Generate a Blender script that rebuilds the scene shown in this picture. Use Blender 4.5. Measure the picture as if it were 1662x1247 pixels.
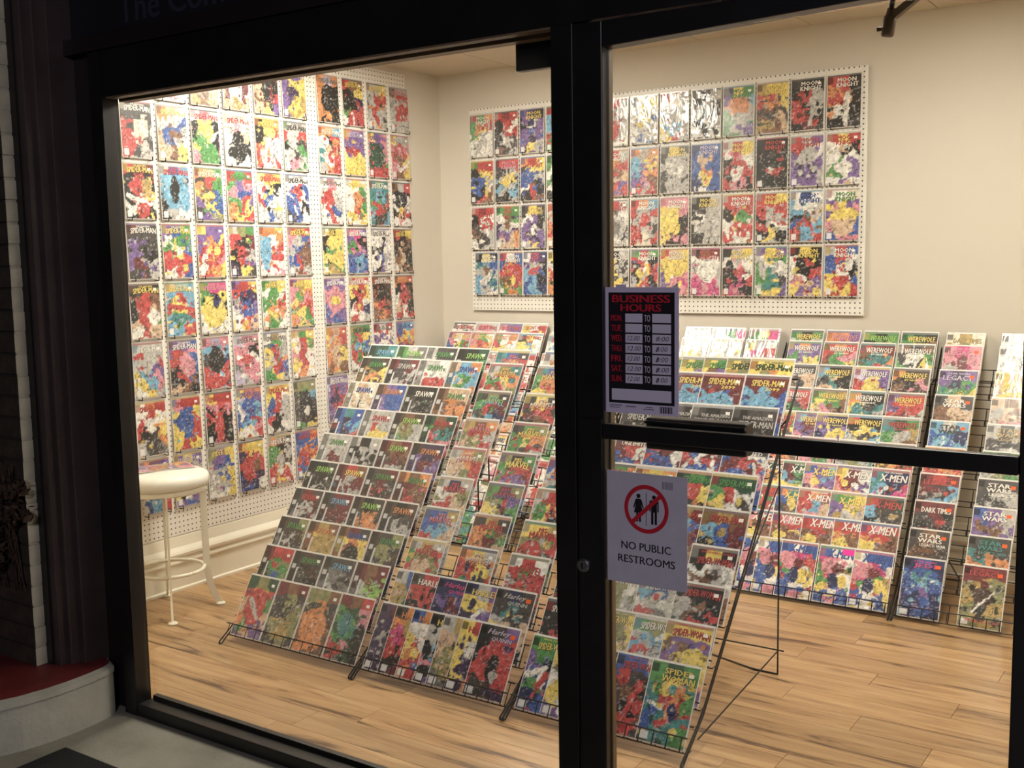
import bpy, bmesh, math, random
import numpy as np
from mathutils import Matrix, Vector

for o in list(bpy.data.objects):
    bpy.data.objects.remove(o)
sc = bpy.context.scene
COL = sc.collection

# ---------------------------------------------------------------- camera, world, street light, exposure
FPX, YAW, PIT, ROL, CAMH = 1768.39, 0.5983, 0.1130, -0.0165, 1.5869
fw = Vector((-math.sin(YAW) * math.cos(PIT), math.cos(YAW) * math.cos(PIT), -math.sin(PIT)))
r0 = Vector((math.cos(YAW), math.sin(YAW), 0.0))
u0 = r0.cross(fw)
rt = math.cos(ROL) * r0 + math.sin(ROL) * u0
up = -math.sin(ROL) * r0 + math.cos(ROL) * u0
cam = bpy.data.cameras.new('camera')
cam.sensor_width = 36.0
cam.lens = 36.0 * FPX / 1662.0
cam.clip_start = 0.05
camo = bpy.data.objects.new('camera', cam)
COL.objects.link(camo)
M3 = Matrix((rt, up, -fw)).transposed()
camo.matrix_world = Matrix.Translation((0, 0, CAMH)) @ M3.to_4x4()
sc.camera = camo

world = bpy.data.worlds.new('night_sky')
sc.world = world
world.use_nodes = True
world.node_tree.nodes['Background'].inputs[0].default_value = (0.55, 0.60, 0.85, 1)
world.node_tree.nodes['Background'].inputs[1].default_value = 0.003

TROFFER_POWER = (35.0, 28.0, 15.0)
STREET_POWER = 430.0
lamp = bpy.data.lights.new('street_lamp_light', 'POINT')
lamp.energy = STREET_POWER
lamp.color = (0.90, 0.86, 1.0)
lamp.shadow_soft_size = 0.25
lo = bpy.data.objects.new('street_lamp_light', lamp)
COL.objects.link(lo)
lo.location = (1.9, -3.6, 3.6)

sc.view_settings.view_transform = 'Standard'
sc.view_settings.look = 'None'
sc.view_settings.exposure = 0.0
sc.view_settings.gamma = 1.0
sc.view_settings.use_curve_mapping = False


# ---------------------------------------------------------------- helpers
def lin(c):
    return tuple(((x / 255.0) / 12.92) if x / 255.0 <= 0.04045 else (((x / 255.0) + 0.055) / 1.055) ** 2.4 for x in c)


def link(name, me, parent=None, loc=None, rot=None):
    o = bpy.data.objects.new(name, me)
    COL.objects.link(o)
    if parent is not None:
        o.parent = parent
    if loc is not None:
        o.location = loc
    if rot is not None:
        o.rotation_euler = rot
    return o


def tag(o, label, cat, group=None, kind=None):
    o['label'] = label
    o['category'] = cat
    if group:
        o['group'] = group
    if kind:
        o['kind'] = kind
    return o


class MB:
    """collects simple shapes, builds one mesh"""

    def __init__(self):
        self.v, self.f, self.m = [], [], []

    def add(self, vs, fs, mi=0):
        n = len(self.v)
        self.v += [tuple(p) for p in vs]
        self.f += [tuple(i + n for i in f) for f in fs]
        self.m += [mi] * len(fs)
        return self

    def box(self, x0, x1, y0, y1, z0, z1, mi=0):
        vs = [(x0, y0, z0), (x1, y0, z0), (x1, y1, z0), (x0, y1, z0), (x0, y0, z1), (x1, y0, z1), (x1, y1, z1), (x0, y1, z1)]
        fs = [(3, 2, 1, 0), (4, 5, 6, 7), (0, 1, 5, 4), (1, 2, 6, 5), (2, 3, 7, 6), (3, 0, 4, 7)]
        return self.add(vs, fs, mi)

    def tube(self, path, r, n=6, mi=0):
        P = [Vector(p) for p in path]
        rings = []
        for i, p in enumerate(P):
            a = (P[i] - P[i - 1]).normalized() if i else (P[1] - P[0]).normalized()
            b = (P[i + 1] - P[i]).normalized() if i + 1 < len(P) else a
            t = (a + b)
            t = t.normalized() if t.length > 1e-6 else a
            ref = Vector((1, 0, 0)) if abs(t.x) < 0.9 else Vector((0, 1, 0))
            s = t.cross(ref).normalized()
            q = t.cross(s).normalized()
            k = 1.0 / max(0.8, t.dot(a))
            rings.append([p + (s * math.cos(2 * math.pi * j / n) + q * math.sin(2 * math.pi * j / n)) * r * (k if i not in (0, len(P) - 1) else 1) for j in range(n)])
        vs = [tuple(p) for ring in rings for p in ring]
        fs = []
        for i in range(len(P) - 1):
            # align start offsets of consecutive rings
            off = min(range(n), key=lambda o_: (rings[i + 1][o_] - rings[i][0] - (P[i + 1] - P[i])).length)
            for j in range(n):
                a = i * n + j
                b = i * n + (j + 1) % n
                c = (i + 1) * n + (j + 1 + off) % n
                d = (i + 1) * n + (j + off) % n
                fs.append((a, b, c, d))
        fs.append(tuple(range(n - 1, -1, -1)))
        fs.append(tuple((len(P) - 1) * n + j for j in range(n)))
        return self.add(vs, fs, mi)

    def lathe(self, prof, n=40, c=(0, 0), mi=0):
        vs, fs = [], []
        for (r, z) in prof:
            for j in range(n):
                a = 2 * math.pi * j / n
                vs.append((c[0] + r * math.cos(a), c[1] + r * math.sin(a), z))
        for i in range(len(prof) - 1):
            for j in range(n):
                fs.append((i * n + j, i * n + (j + 1) % n, (i + 1) * n + (j + 1) % n, (i + 1) * n + j))
        fs.append(tuple(range(n - 1, -1, -1)))
        fs.append(tuple((len(prof) - 1) * n + j for j in range(n)))
        return self.add(vs, fs, mi)

    def prism(self, poly, z0, z1, mi=0, mi_top=None):
        n = len(poly)
        vs = [(x, y, z0) for x, y in poly] + [(x, y, z1) for x, y in poly]
        fs = [tuple(range(n - 1, -1, -1))] + [(i, (i + 1) % n, n + (i + 1) % n, n + i) for i in range(n)]
        self.add(vs, fs, mi)
        self.add([(x, y, z1) for x, y in poly], [tuple(range(n))], mi if mi_top is None else mi_top)
        return self

    def mesh(self, name, mats, smooth=False):
        me = bpy.data.meshes.new(name)
        me.from_pydata(self.v, [], self.f)
        for m in (mats if isinstance(mats, (list, tuple)) else [mats]):
            me.materials.append(m)
        me.polygons.foreach_set('material_index', self.m)
        if smooth:
            me.polygons.foreach_set('use_smooth', [True] * len(me.polygons))
        me.update()
        return me

    def build(self, name, mats, parent=None, loc=None, rot=None, smooth=False, bevel=0.0):
        o = link(name, self.mesh(name, mats, smooth), parent, loc, rot)
        if bevel:
            b = o.modifiers.new('bevel', 'BEVEL')
            b.width = bevel
            b.segments = 2
            b.limit_method = 'ANGLE'
        return o


def empty(name, loc=(0, 0, 0), rot=None):
    o = bpy.data.objects.new(name, None)
    COL.objects.link(o)
    o.location = loc
    o.empty_display_size = 0.05
    if rot:
        o.rotation_euler = rot
    return o


# ---------------------------------------------------------------- materials
def mat(name, col, rough=0.5, metal=0.0, coat=0.0, noise=None, bump=None, emit=None, spec=0.5):
    """col sRGB 0..255; noise=(scale, amount[, stretch]); bump=(scale, strength)"""
    m = bpy.data.materials.new(name)
    m.use_nodes = True
    nt = m.node_tree
    b = nt.nodes['Principled BSDF']
    c = (*lin(col), 1)
    b.inputs['Base Color'].default_value = c
    b.inputs['Roughness'].default_value = rough
    b.inputs['Metallic'].default_value = metal
    b.inputs['Coat Weight'].default_value = coat
    b.inputs['Specular IOR Level'].default_value = spec
    if noise:
        tc = nt.nodes.new('ShaderNodeTexCoord')
        mp = nt.nodes.new('ShaderNodeMapping')
        if len(noise) > 2:
            mp.inputs['Scale'].default_value = noise[2]
        nz = nt.nodes.new('ShaderNodeTexNoise')
        nz.inputs['Scale'].default_value = noise[0]
        nz.inputs['Detail'].default_value = 6
        rp = nt.nodes.new('ShaderNodeValToRGB')
        a = noise[1]
        rp.color_ramp.elements[0].position = 0.3
        rp.color_ramp.elements[1].position = 0.7
        rp.color_ramp.elements[0].color = (*[x * (1 - a) for x in c[:3]], 1)
        rp.color_ramp.elements[1].color = (*[min(1, x * (1 + a)) for x in c[:3]], 1)
        nt.links.new(tc.outputs['Object'], mp.inputs[0])
        nt.links.new(mp.outputs[0], nz.inputs['Vector'])
        nt.links.new(nz.outputs['Fac'], rp.inputs[0])
        nt.links.new(rp.outputs[0], b.inputs['Base Color'])
    if bump:
        tc = nt.nodes.new('ShaderNodeTexCoord')
        nz = nt.nodes.new('ShaderNodeTexNoise')
        nz.inputs['Scale'].default_value = bump[0]
        nz.inputs['Detail'].default_value = 4
        bp = nt.nodes.new('ShaderNodeBump')
        bp.inputs['Strength'].default_value = bump[1]
        bp.inputs['Distance'].default_value = 0.01
        nt.links.new(tc.outputs['Object'], nz.inputs['Vector'])
        nt.links.new(nz.outputs['Fac'], bp.inputs['Height'])
        nt.links.new(bp.outputs[0], b.inputs['Normal'])
    if emit:
        b.inputs['Emission Color'].default_value = (*lin(emit[0]), 1)
        b.inputs['Emission Strength'].default_value = emit[1]
    return m


def print_mat(name, wrinkle, coat_rough):
    """printed cover under a clear plastic bag: colour from the print attribute, glossy wrinkled coat"""
    m = bpy.data.materials.new(name)
    m.use_nodes = True
    nt = m.node_tree
    N, L = nt.nodes, nt.links
    b = N['Principled BSDF']
    at = N.new('ShaderNodeAttribute')
    at.attribute_name = 'ink'
    tc = N.new('ShaderNodeTexCoord')
    oi = N.new('ShaderNodeObjectInfo')
    ad = N.new('ShaderNodeVectorMath')
    ad.operation = 'ADD'
    ml = N.new('ShaderNodeMath')
    ml.operation = 'MULTIPLY'
    ml.inputs[1].default_value = 37.0
    L.new(oi.outputs['Random'], ml.inputs[0])
    L.new(tc.outputs['Object'], ad.inputs[0])
    L.new(ml.outputs[0], ad.inputs[1])
    nz = N.new('ShaderNodeTexNoise')
    nz.inputs['Scale'].default_value = 130
    nz.inputs['Detail'].default_value = 3
    L.new(ad.outputs[0], nz.inputs['Vector'])
    rp = N.new('ShaderNodeMapRange')
    rp.inputs[1].default_value = 0.3
    rp.inputs[2].default_value = 0.7
    rp.inputs[3].default_value = 0.90
    rp.inputs[4].default_value = 1.10
    L.new(nz.outputs['Fac'], rp.inputs[0])
    mx = N.new('ShaderNodeMix')
    mx.data_type = 'RGBA'
    mx.blend_type = 'MULTIPLY'
    mx.inputs[0].default_value = 1.0
    L.new(at.outputs['Color'], mx.inputs[6])
    L.new(rp.outputs[0], mx.inputs[7])
    L.new(mx.outputs[2], b.inputs['Base Color'])
    b.inputs['Roughness'].default_value = 0.45
    b.inputs['Coat Weight'].default_value = 1.0
    b.inputs['Coat Roughness'].default_value = coat_rough
    b.inputs['Coat IOR'].default_value = 1.5
    mp = N.new('ShaderNodeMapping')
    mp.inputs['Scale'].default_value = (26, 26, 9)
    L.new(ad.outputs[0], mp.inputs[0])
    n2 = N.new('ShaderNodeTexNoise')
    n2.inputs['Scale'].default_value = 1.0
    n2.inputs['Detail'].default_value = 2
    n2.inputs['Distortion'].default_value = 0.6
    L.new(mp.outputs[0], n2.inputs['Vector'])
    bp = N.new('ShaderNodeBump')
    bp.inputs['Strength'].default_value = wrinkle
    bp.inputs['Distance'].default_value = 0.01
    L.new(n2.outputs['Fac'], bp.inputs['Height'])
    L.new(bp.outputs[0], b.inputs['Coat Normal'])
    return m


def wood_mat():
    m = bpy.data.materials.new('oak_laminate')
    m.use_nodes = True
    nt = m.node_tree
    N, L = nt.nodes, nt.links
    b = N['Principled BSDF']
    tc = N.new('ShaderNodeTexCoord')
    oi = N.new('ShaderNodeObjectInfo')
    ml = N.new('ShaderNodeMath'); ml.operation = 'MULTIPLY'; ml.inputs[1].default_value = 53.0
    L.new(oi.outputs['Random'], ml.inputs[0])
    ad = N.new('ShaderNodeVectorMath'); ad.operation = 'ADD'
    L.new(tc.outputs['Object'], ad.inputs[0]); L.new(ml.outputs[0], ad.inputs[1])
    mp = N.new('ShaderNodeMapping'); mp.inputs['Scale'].default_value = (2.0, 22, 8)
    L.new(ad.outputs[0], mp.inputs[0])
    nz = N.new('ShaderNodeTexNoise'); nz.inputs['Scale'].default_value = 1.0; nz.inputs['Detail'].default_value = 8
    nz.inputs['Roughness'].default_value = 0.62; nz.inputs['Distortion'].default_value = 0.8
    L.new(mp.outputs[0], nz.inputs['Vector'])
    rp = N.new('ShaderNodeValToRGB')
    e = rp.color_ramp.elements
    e[0].position = 0.34; e[0].color = (*lin((96, 70, 48)), 1)
    e[1].position = 0.78; e[1].color = (*lin((206, 174, 132)), 1)
    k = e.new(0.42); k.color = (*lin((164, 128, 90)), 1)
    k = e.new(0.54); k.color = (*lin((184, 148, 106)), 1)
    L.new(nz.outputs['Fac'], rp.inputs[0])
    # knots
    mp2 = N.new('ShaderNodeMapping'); mp2.inputs['Scale'].default_value = (1.7, 5.5, 1)
    L.new(ad.outputs[0], mp2.inputs[0])
    vo = N.new('ShaderNodeTexVoronoi'); vo.inputs['Scale'].default_value = 1.0
    L.new(mp2.outputs[0], vo.inputs['Vector'])
    r2 = N.new('ShaderNodeMapRange'); r2.inputs[1].default_value = 0.02; r2.inputs[2].default_value = 0.13
    r2.inputs[3].default_value = 0.45; r2.inputs[4].default_value = 1.0
    L.new(vo.outputs['Distance'], r2.inputs[0])
    mr = N.new('ShaderNodeMapRange'); mr.inputs[3].default_value = 0.86; mr.inputs[4].default_value = 1.08
    L.new(oi.outputs['Random'], mr.inputs[0])
    m1 = N.new('ShaderNodeMath'); m1.operation = 'MULTIPLY'
    L.new(r2.outputs[0], m1.inputs[0]); L.new(mr.outputs[0], m1.inputs[1])
    mx = N.new('ShaderNodeMix'); mx.data_type = 'RGBA'; mx.blend_type = 'MULTIPLY'; mx.inputs[0].default_value = 1.0
    L.new(rp.outputs[0], mx.inputs[6]); L.new(m1.outputs[0], mx.inputs[7])
    L.new(mx.outputs[2], b.inputs['Base Color'])
    b.inputs['Roughness'].default_value = 0.28
    bp = N.new('ShaderNodeBump'); bp.inputs['Strength'].default_value = 0.12; bp.inputs['Distance'].default_value = 0.003
    L.new(nz.outputs['Fac'], bp.inputs['Height']); L.new(bp.outputs[0], b.inputs['Normal'])
    return m


def peg_mat():
    """white hardboard with a regular grid of punched holes one inch apart"""
    m = bpy.data.materials.new('pegboard')
    m.use_nodes = True
    nt = m.node_tree
    N, L = nt.nodes, nt.links
    b = N['Principled BSDF']
    tc = N.new('ShaderNodeTexCoord')
    sx = N.new('ShaderNodeSeparateXYZ')
    L.new(tc.outputs['Object'], sx.inputs[0])
    ds = []
    for ax in ('X', 'Z'):
        a = N.new('ShaderNodeMath'); a.operation = 'MULTIPLY'; a.inputs[1].default_value = 1 / 0.0254
        L.new(sx.outputs[ax], a.inputs[0])
        f = N.new('ShaderNodeMath'); f.operation = 'FRACT'; L.new(a.outputs[0], f.inputs[0])
        s = N.new('ShaderNodeMath'); s.operation = 'SUBTRACT'; s.inputs[1].default_value = 0.5; L.new(f.outputs[0], s.inputs[0])
        p = N.new('ShaderNodeMath'); p.operation = 'MULTIPLY'; L.new(s.outputs[0], p.inputs[0]); L.new(s.outputs[0], p.inputs[1])
        ds.append(p)
    d = N.new('ShaderNodeMath'); d.operation = 'ADD'; L.new(ds[0].outputs[0], d.inputs[0]); L.new(ds[1].outputs[0], d.inputs[1])
    c = N.new('ShaderNodeMath'); c.operation = 'LESS_THAN'; c.inputs[1].default_value = 0.022; L.new(d.outputs[0], c.inputs[0])
    mx = N.new('ShaderNodeMix'); mx.data_type = 'RGBA'
    mx.inputs[6].default_value = (*lin((242, 238, 230)), 1)
    mx.inputs[7].default_value = (*lin((58, 48, 40)), 1)
    L.new(c.outputs[0], mx.inputs[0])
    L.new(mx.outputs[2], b.inputs['Base Color'])
    b.inputs['Roughness'].default_value = 0.35
    return m


def glass_mat():
    m = bpy.data.materials.new('window_glass')
    m.use_nodes = True
    nt = m.node_tree
    N, L = nt.nodes, nt.links
    out = N['Material Output']
    N.remove(N['Principled BSDF'])
    tr = N.new('ShaderNodeBsdfTransparent'); tr.inputs[0].default_value = (0.95, 0.965, 0.955, 1)
    gl = N.new('ShaderNodeBsdfGlossy'); gl.inputs['Roughness'].default_value = 0.02
    fr = N.new('ShaderNodeFresnel'); fr.inputs[0].default_value = 1.5
    mx = N.new('ShaderNodeMixShader')
    ge = N.new('ShaderNodeNewGeometry')   # leaving the pane reflects no more than entering it
    io = N.new('ShaderNodeMapRange'); io.inputs[3].default_value = 1.5; io.inputs[4].default_value = 1 / 1.5
    L.new(ge.outputs['Backfacing'], io.inputs[0]); L.new(io.outputs[0], fr.inputs[0])
    L.new(fr.outputs[0], mx.inputs[0]); L.new(tr.outputs[0], mx.inputs[1]); L.new(gl.outputs[0], mx.inputs[2])
    L.new(mx.outputs[0], out.inputs[0])
    return m


M_WALL = mat('cream_wall_paint', (220, 213, 200), 0.7, noise=(1.2, 0.03), bump=(60, 0.04))
M_CEIL = mat('ceiling_tile_white', (214, 202, 180), 0.85, noise=(40, 0.05), bump=(180, 0.25))
M_TBAR = mat('ceiling_bar_white', (205, 196, 178), 0.5)
M_BASE = mat('white_gloss_trim_paint', (240, 234, 216), 0.3, noise=(4, 0.03))
M_WOOD = wood_mat()
M_SUB = mat('underlay_dark', (70, 48, 30), 0.9)
M_PEG = peg_mat()
M_PEGEDGE = mat('hardboard_edge', (222, 214, 198), 0.5)
M_GLASS = glass_mat()
M_FRAME = mat('black_anodised_frame', (24, 22, 22), 0.38, noise=(9, 0.25))
M_BROWN = mat('dark_brown_gloss_paint', (68, 56, 54), 0.42, noise=(5, 0.22), bump=(30, 0.1))
M_BROWND = mat('darker_brown_paint', (30, 24, 23), 0.45, noise=(5, 0.2))
M_BRICKD = mat('dark_brick', (62, 52, 42), 0.75, noise=(14, 0.35), bump=(40, 0.5))
M_BRICKL = mat('whitewashed_brick', (196, 190, 166), 0.75, noise=(10, 0.15), bump=(30, 0.4))
M_MORTAR = mat('old_mortar', (50, 44, 36), 0.95)
M_STEPW = mat('white_painted_concrete', (178, 176, 162), 0.75, noise=(7, 0.12), bump=(45, 0.35))
M_STEPR = mat('red_painted_concrete', (112, 42, 40), 0.55, noise=(8, 0.3), bump=(35, 0.2))
M_CONC = mat('concrete_paving', (138, 134, 122), 0.85, noise=(5, 0.22), bump=(60, 0.3))
M_MAT = mat('black_rubber_mat', (20, 19, 19), 0.95, bump=(300, 0.9))
M_WIRE = mat('black_wire', (20, 18, 18), 0.4)
M_STOOL = mat('white_enamel', (240, 234, 214), 0.3, noise=(5, 0.04))
M_CUSH = mat('white_vinyl', (244, 240, 228), 0.35)
M_BOARD = print_mat('bagged_backing_board', 0.12, 0.16)
M_PRINT = print_mat('bagged_cover_print', 0.10, 0.16)
M_PRINTW = print_mat('loose_bag_cover_print', 0.75, 0.07)
M_STICK = mat('white_price_sticker', (246, 244, 238), 0.5)
M_STICKO = mat('orange_price_sticker', (246, 106, 44), 0.5)
M_SHEET = mat('white_sign_stock', (212, 200, 222), 0.5, noise=(14, 0.03))
M_PAPER = mat('printer_paper', (198, 192, 204), 0.6, noise=(22, 0.05))
M_INK = mat('black_print_ink', (24, 19, 26), 0.5)
M_RED = mat('red_print_ink', (196, 30, 48), 0.5)
M_WHT = mat('white_print_ink', (214, 204, 222), 0.5)
M_PEN = mat('grey_pen_ink', (66, 58, 78), 0.6)
M_FAINT = mat('faint_grey_print', (128, 118, 142), 0.6)
M_BRONZE_LIT_EDGE = mat('bronze_and_lit_edge_tan', (112, 94, 72), 0.45, 0.1)  # the closer's bronze; on the frame strips its tan stands in for interior light
M_STEEL = mat('brushed_steel', (150, 148, 146), 0.35, 0.9)
M_DARKSIGN = mat('dark_transom_board', (20, 18, 24), 0.6)
M_LILAC = mat('dull_lilac_lettering', (46, 44, 58), 0.6)
M_LIGHT = [mat('fluorescent_diffuser', (250, 245, 235), 0.5, emit=((255, 246, 231), tp)) for tp in TROFFER_POWER]
M_LEAF = mat('dried_brown_leaf', (58, 40, 28), 0.85, noise=(30, 0.4))
M_WALLD = mat('facade_black_paint', (22, 20, 20), 0.6)

# ---------------------------------------------------------------- text
_font_cache = {}


def text_geo(s, bold=0.0, shear=0.0, res=2):
    key = (s, bold, shear, res)
    if key not in _font_cache:
        cu = bpy.data.curves.new('t', 'FONT')
        cu.body = s
        cu.resolution_u = res
        cu.shear = shear
        ob = bpy.data.objects.new('t', cu)
        COL.objects.link(ob)
        dg = bpy.context.evaluated_depsgraph_get()
        me = ob.evaluated_get(dg).to_mesh()
        v = np.array([tuple(x.co) for x in me.vertices])[:, :2]
        f = [tuple(p.vertices) for p in me.polygons]
        ob.evaluated_get(dg).to_mesh_clear()
        bpy.data.objects.remove(ob)
        bpy.data.curves.remove(cu)
        if bold:      # heavier strokes: the outline set three times, a hair apart
            n_ = len(v)
            v = np.concatenate([v - (bold, 0), v, v + (bold, 0)])
            f = f + [tuple(i + n_ for i in t) for t in f] + [tuple(i + 2 * n_ for i in t) for t in f]
        lo_, hi_ = v.min(0), v.max(0)
        v = (v - lo_) / (hi_ - lo_)
        lay = np.arange(len(v)) // (len(v) // 3) if bold else np.zeros(len(v))   # each copy a hair in front of the last
        v = np.column_stack([v, np.minimum(lay, 2)])
        _font_cache[key] = (v, f, float((hi_[0] - lo_[0]) / (hi_[1] - lo_[1])))
    return _font_cache[key]


def lettering(s, x0, x1, z0, z1, y, m, parent, bold=0.0, shear=0.0, name='lettering', rot=0.0):
    """flat letters in the XZ plane facing -Y"""
    v, f, _ = text_geo(s, bold, shear, 3)
    c, sn = math.cos(rot), math.sin(rot)
    cx, cz = (x0 + x1) / 2, (z0 + z1) / 2
    vs = []
    for a, b, la in v:
        dx, dz = (a - 0.5) * (x1 - x0), (b - 0.5) * (z1 - z0)
        vs.append((cx + dx * c - dz * sn, y - la * .0001, cz + dx * sn + dz * c))
    return MB().add(vs, f).build(name, m, parent)


# ---------------------------------------------------------------- room
XL, XR, YB, YS, ZC = -4.324, 1.90, 5.575, 2.40, 2.745
YGL = 2.355


def structure(o, label, cat):
    return tag(o, label, cat, kind='structure')


fl = structure(empty('floor'), 'honey oak laminate plank floor inside the lit shop', 'floor')
MB().box(XL - .05, XR, YS - .06, YB + .05, -0.06, -0.008).build('underlay', M_SUB, fl)
PW, PL = 0.139, 1.22
plank_me = MB().box(0, PL - .0016, 0.0008, PW - .0008, -0.008, 0).mesh('plank', M_WOOD)
rng = random.Random(5)
known = {3.66: -1.34, 3.938: -1.111, 3.521: -1.052, 3.799: -0.79, 3.382: -0.785, 4.216: -0.715, 4.077: -1.435}
y = 3.66 - PW * 10
while y < YB:
    yy0 = round(y, 3)
    j = next((xx for ky, xx in known.items() if abs(ky - y) < 0.03), None)
    if j is None:
        j = rng.uniform(-1.2, 0)
    x = j - PL * math.ceil((j - XL) / PL)
    ylo, yhi = max(y, YS - .05), min(y + PW, YB)
    while x < XR and yhi - ylo > 0.02:
        xa, xb = max(x, XL), min(x + PL, XR)
        if xb - xa > 0.05:
            p = link('plank', plank_me, fl, (xa, ylo, 0))
            p.scale = ((xb - xa) / PL, (yhi - ylo) / PW, 1)
        x += PL
    y += PW

structure(MB().box(XL - .1, XL, YS, YB + .1, 0, ZC + .1).build('wall_side', M_WALL), 'cream painted side wall carrying the tall pegboard', 'wall')
structure(MB().box(XL, XR, YB, YB + .1, 0, ZC + .1).build('wall_back', M_WALL), 'cream painted back wall above the far racks', 'wall')
structure(MB().box(XR, XR + .1, YS, YB + .1, 0, ZC + .1).build('wall_far_side', M_WALL), 'cream painted wall beyond the door jamb', 'wall')
structure(MB().box(XL - .1, -3.37, YS, YS + .06, 0, ZC + .1).box(-3.37, -0.26, YS, YS + .06, 2.30, ZC + .1).box(-0.26, XR + .1, YS, YS + .06, 0, ZC + .1).build('wall_front', M_WALL),
          'cream inner face of the shopfront wall', 'wall')

ce = structure(empty('ceiling'), 'cream suspended ceiling of large square tiles', 'ceiling')
MB().box(XL - .1, XR + .1, YS, YB + .1, ZC + .012, ZC + .09).build('ceiling_grid', M_TBAR, ce)
tile_me = MB().box(0, .604, 0, 1.214, 0, .011).mesh('ceiling_tile', M_CEIL)
LIGHTS = [(-3.75, 3.36), (-1.31, 3.36), (0.52, 3.36)]  # the third panel is unseen, added as fill light
y = 5.575 - 1.22 * 3 + .225
ys = [YB - .995, YB - .995 - 1.22, YB - .995 - 2.44]
for yy in [4.58, 3.36, 2.14]:
    x = -4.36
    while x < XR:
        if not any(abs(x - lx) < .1 and abs(yy - ly) < .1 for lx, ly in LIGHTS):
            xa, xb = max(x + .003, XL), min(x + .607, XR)
            ya, yb = max(yy + .003, YS), min(yy + 1.217, YB)
            if xb - xa > .03:
                t = link('ceiling_tile', tile_me, ce, (xa, ya, ZC))
                t.scale = ((xb - xa) / .604, (yb - ya) / 1.214, 1)
        x += .61
for k, (lx, ly) in enumerate(LIGHTS):
    e = empty('ceiling_light', (lx + .305, ly + .61, ZC))
    MB().box(-.302, .302, -.607, -.57, -.004, .01).box(-.302, .302, .57, .607, -.004, .01).box(-.302, -.27, -.57, .57, -.004, .01).box(.27, .302, -.57, .57, -.004, .01).build('light_frame', M_TBAR, e)
    MB().box(-.27, .27, -.57, .57, .0, .004).build('diffuser', M_LIGHT[k], e)
    tag(e, ['recessed fluorescent ceiling panel over the front rack by the stool', 'recessed fluorescent ceiling panel above the rack behind the door', 'unseen fluorescent ceiling panel added as fill past the door jamb'][k], 'ceiling light', 'recessed ceiling panels')

# baseboard: two stepped boards with a rounded cap on the side and back wall
prof = [(0, 0), (.030, 0), (.030, .010), (.020, .016), (.020, .125), (.026, .130), (.030, .140), (.028, .152), (.022, .158), (.022, .165), (.034, .172), (.036, .184), (.030, .196), (.016, .215), (.012, .245), (.010, .266), (0, .268)]
n = len(prof)
vs = [(XL + a, YS + .06, b) for a, b in prof] + [(XL + a, YB, b) for a, b in prof]
bb = MB().add(vs, [(i, i + 1, n + i + 1, n + i) for i in range(n - 1)]).build('baseboard_side', M_BASE)
structure(bb, 'tall white moulded baseboard under the side pegboard', 'baseboard')
vs = [(XL + .03, YB - a, b) for a, b in prof] + [(XR, YB - a, b) for a, b in prof]
bb = MB().add(vs, [(i, i + 1, n + i + 1, n + i) for i in range(n - 1)]).build('baseboard_back', M_BASE)
structure(bb, 'tall white moulded baseboard along the back wall', 'baseboard')

# ---------------------------------------------------------------- pegboards
peg = empty('pegboard', (XL + .001, 3.170, .272), (0, 0, math.pi / 2))
tag(peg, 'tall white pegboard covering the side wall behind the stool', 'pegboard')
MB().box(0, 1.243, -.006, 0, 0, 2.438).build('board_panel', M_PEG, peg)
MB().box(1.246, 2.062, -.006, 0, 0, 2.438).build('board_panel', M_PEG, peg)
pegb = empty('pegboard', (-4.075, YB - .012, 1.280))
tag(pegb, 'wide white pegboard hung on the back wall', 'pegboard')
MB().box(0, 2.445, -.006, 0, 0, 1.236).build('board_panel', M_PEG, pegb)
MB().box(.02, 2.425, 0, .011, .02, .045).box(.02, 2.425, 0, .011, 1.19, 1.215).build('batten_frame', M_PEGEDGE, pegb)

# ---------------------------------------------------------------- shopfront
win = structure(empty('window_1', (-2.3, YS, 0)), 'large black framed shop window beside the door', 'window')
win.location = (0, 0, 0)
MB().box(-3.275, -3.208, 2.31, 2.372, 0, 2.30).build('jamb_frame', M_FRAME, win)
MB().box(-3.205, -1.446, 2.31, 2.40, 0, .046).build('bottom_rail', M_FRAME, win, bevel=.003)
MB().box(-3.19, -1.446, 2.366, 2.386, .046, .062).build('glazing_stop', M_FRAME, win)
MB().box(-3.205, -1.385, 2.31, 2.40, 2.150, 2.30).build('head_rail', M_FRAME, win)
MB().box(-3.19, -1.446, 2.362, 2.398, 2.138, 2.150).build('lit_edge_strip', M_BRONZE_LIT_EDGE, win)  # tan strip painting in the shop light on the head's underside
MB().box(-3.19, -1.446, 2.314, 2.344, 2.144, 2.150).build('lit_edge_strip', M_BRONZE_LIT_EDGE, win)  # front strip of the same painted-in light
MB().box(-1.446, -1.384, 2.31, 2.40, 0, 2.150).build('mullion', M_FRAME, win, bevel=.002)
MB().box(-3.20, -1.44, 2.352, 2.358, .04, 2.155).build('pane', M_GLASS, win)
bx = MB().box(-1.610, -1.475, 2.402, 2.43, 2.072, 2.150).build('alarm_contact_box', M_FRAME, bevel=.003)
tag(bx, 'small black contact box at the window top by the doorpost', 'sensor')

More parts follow.
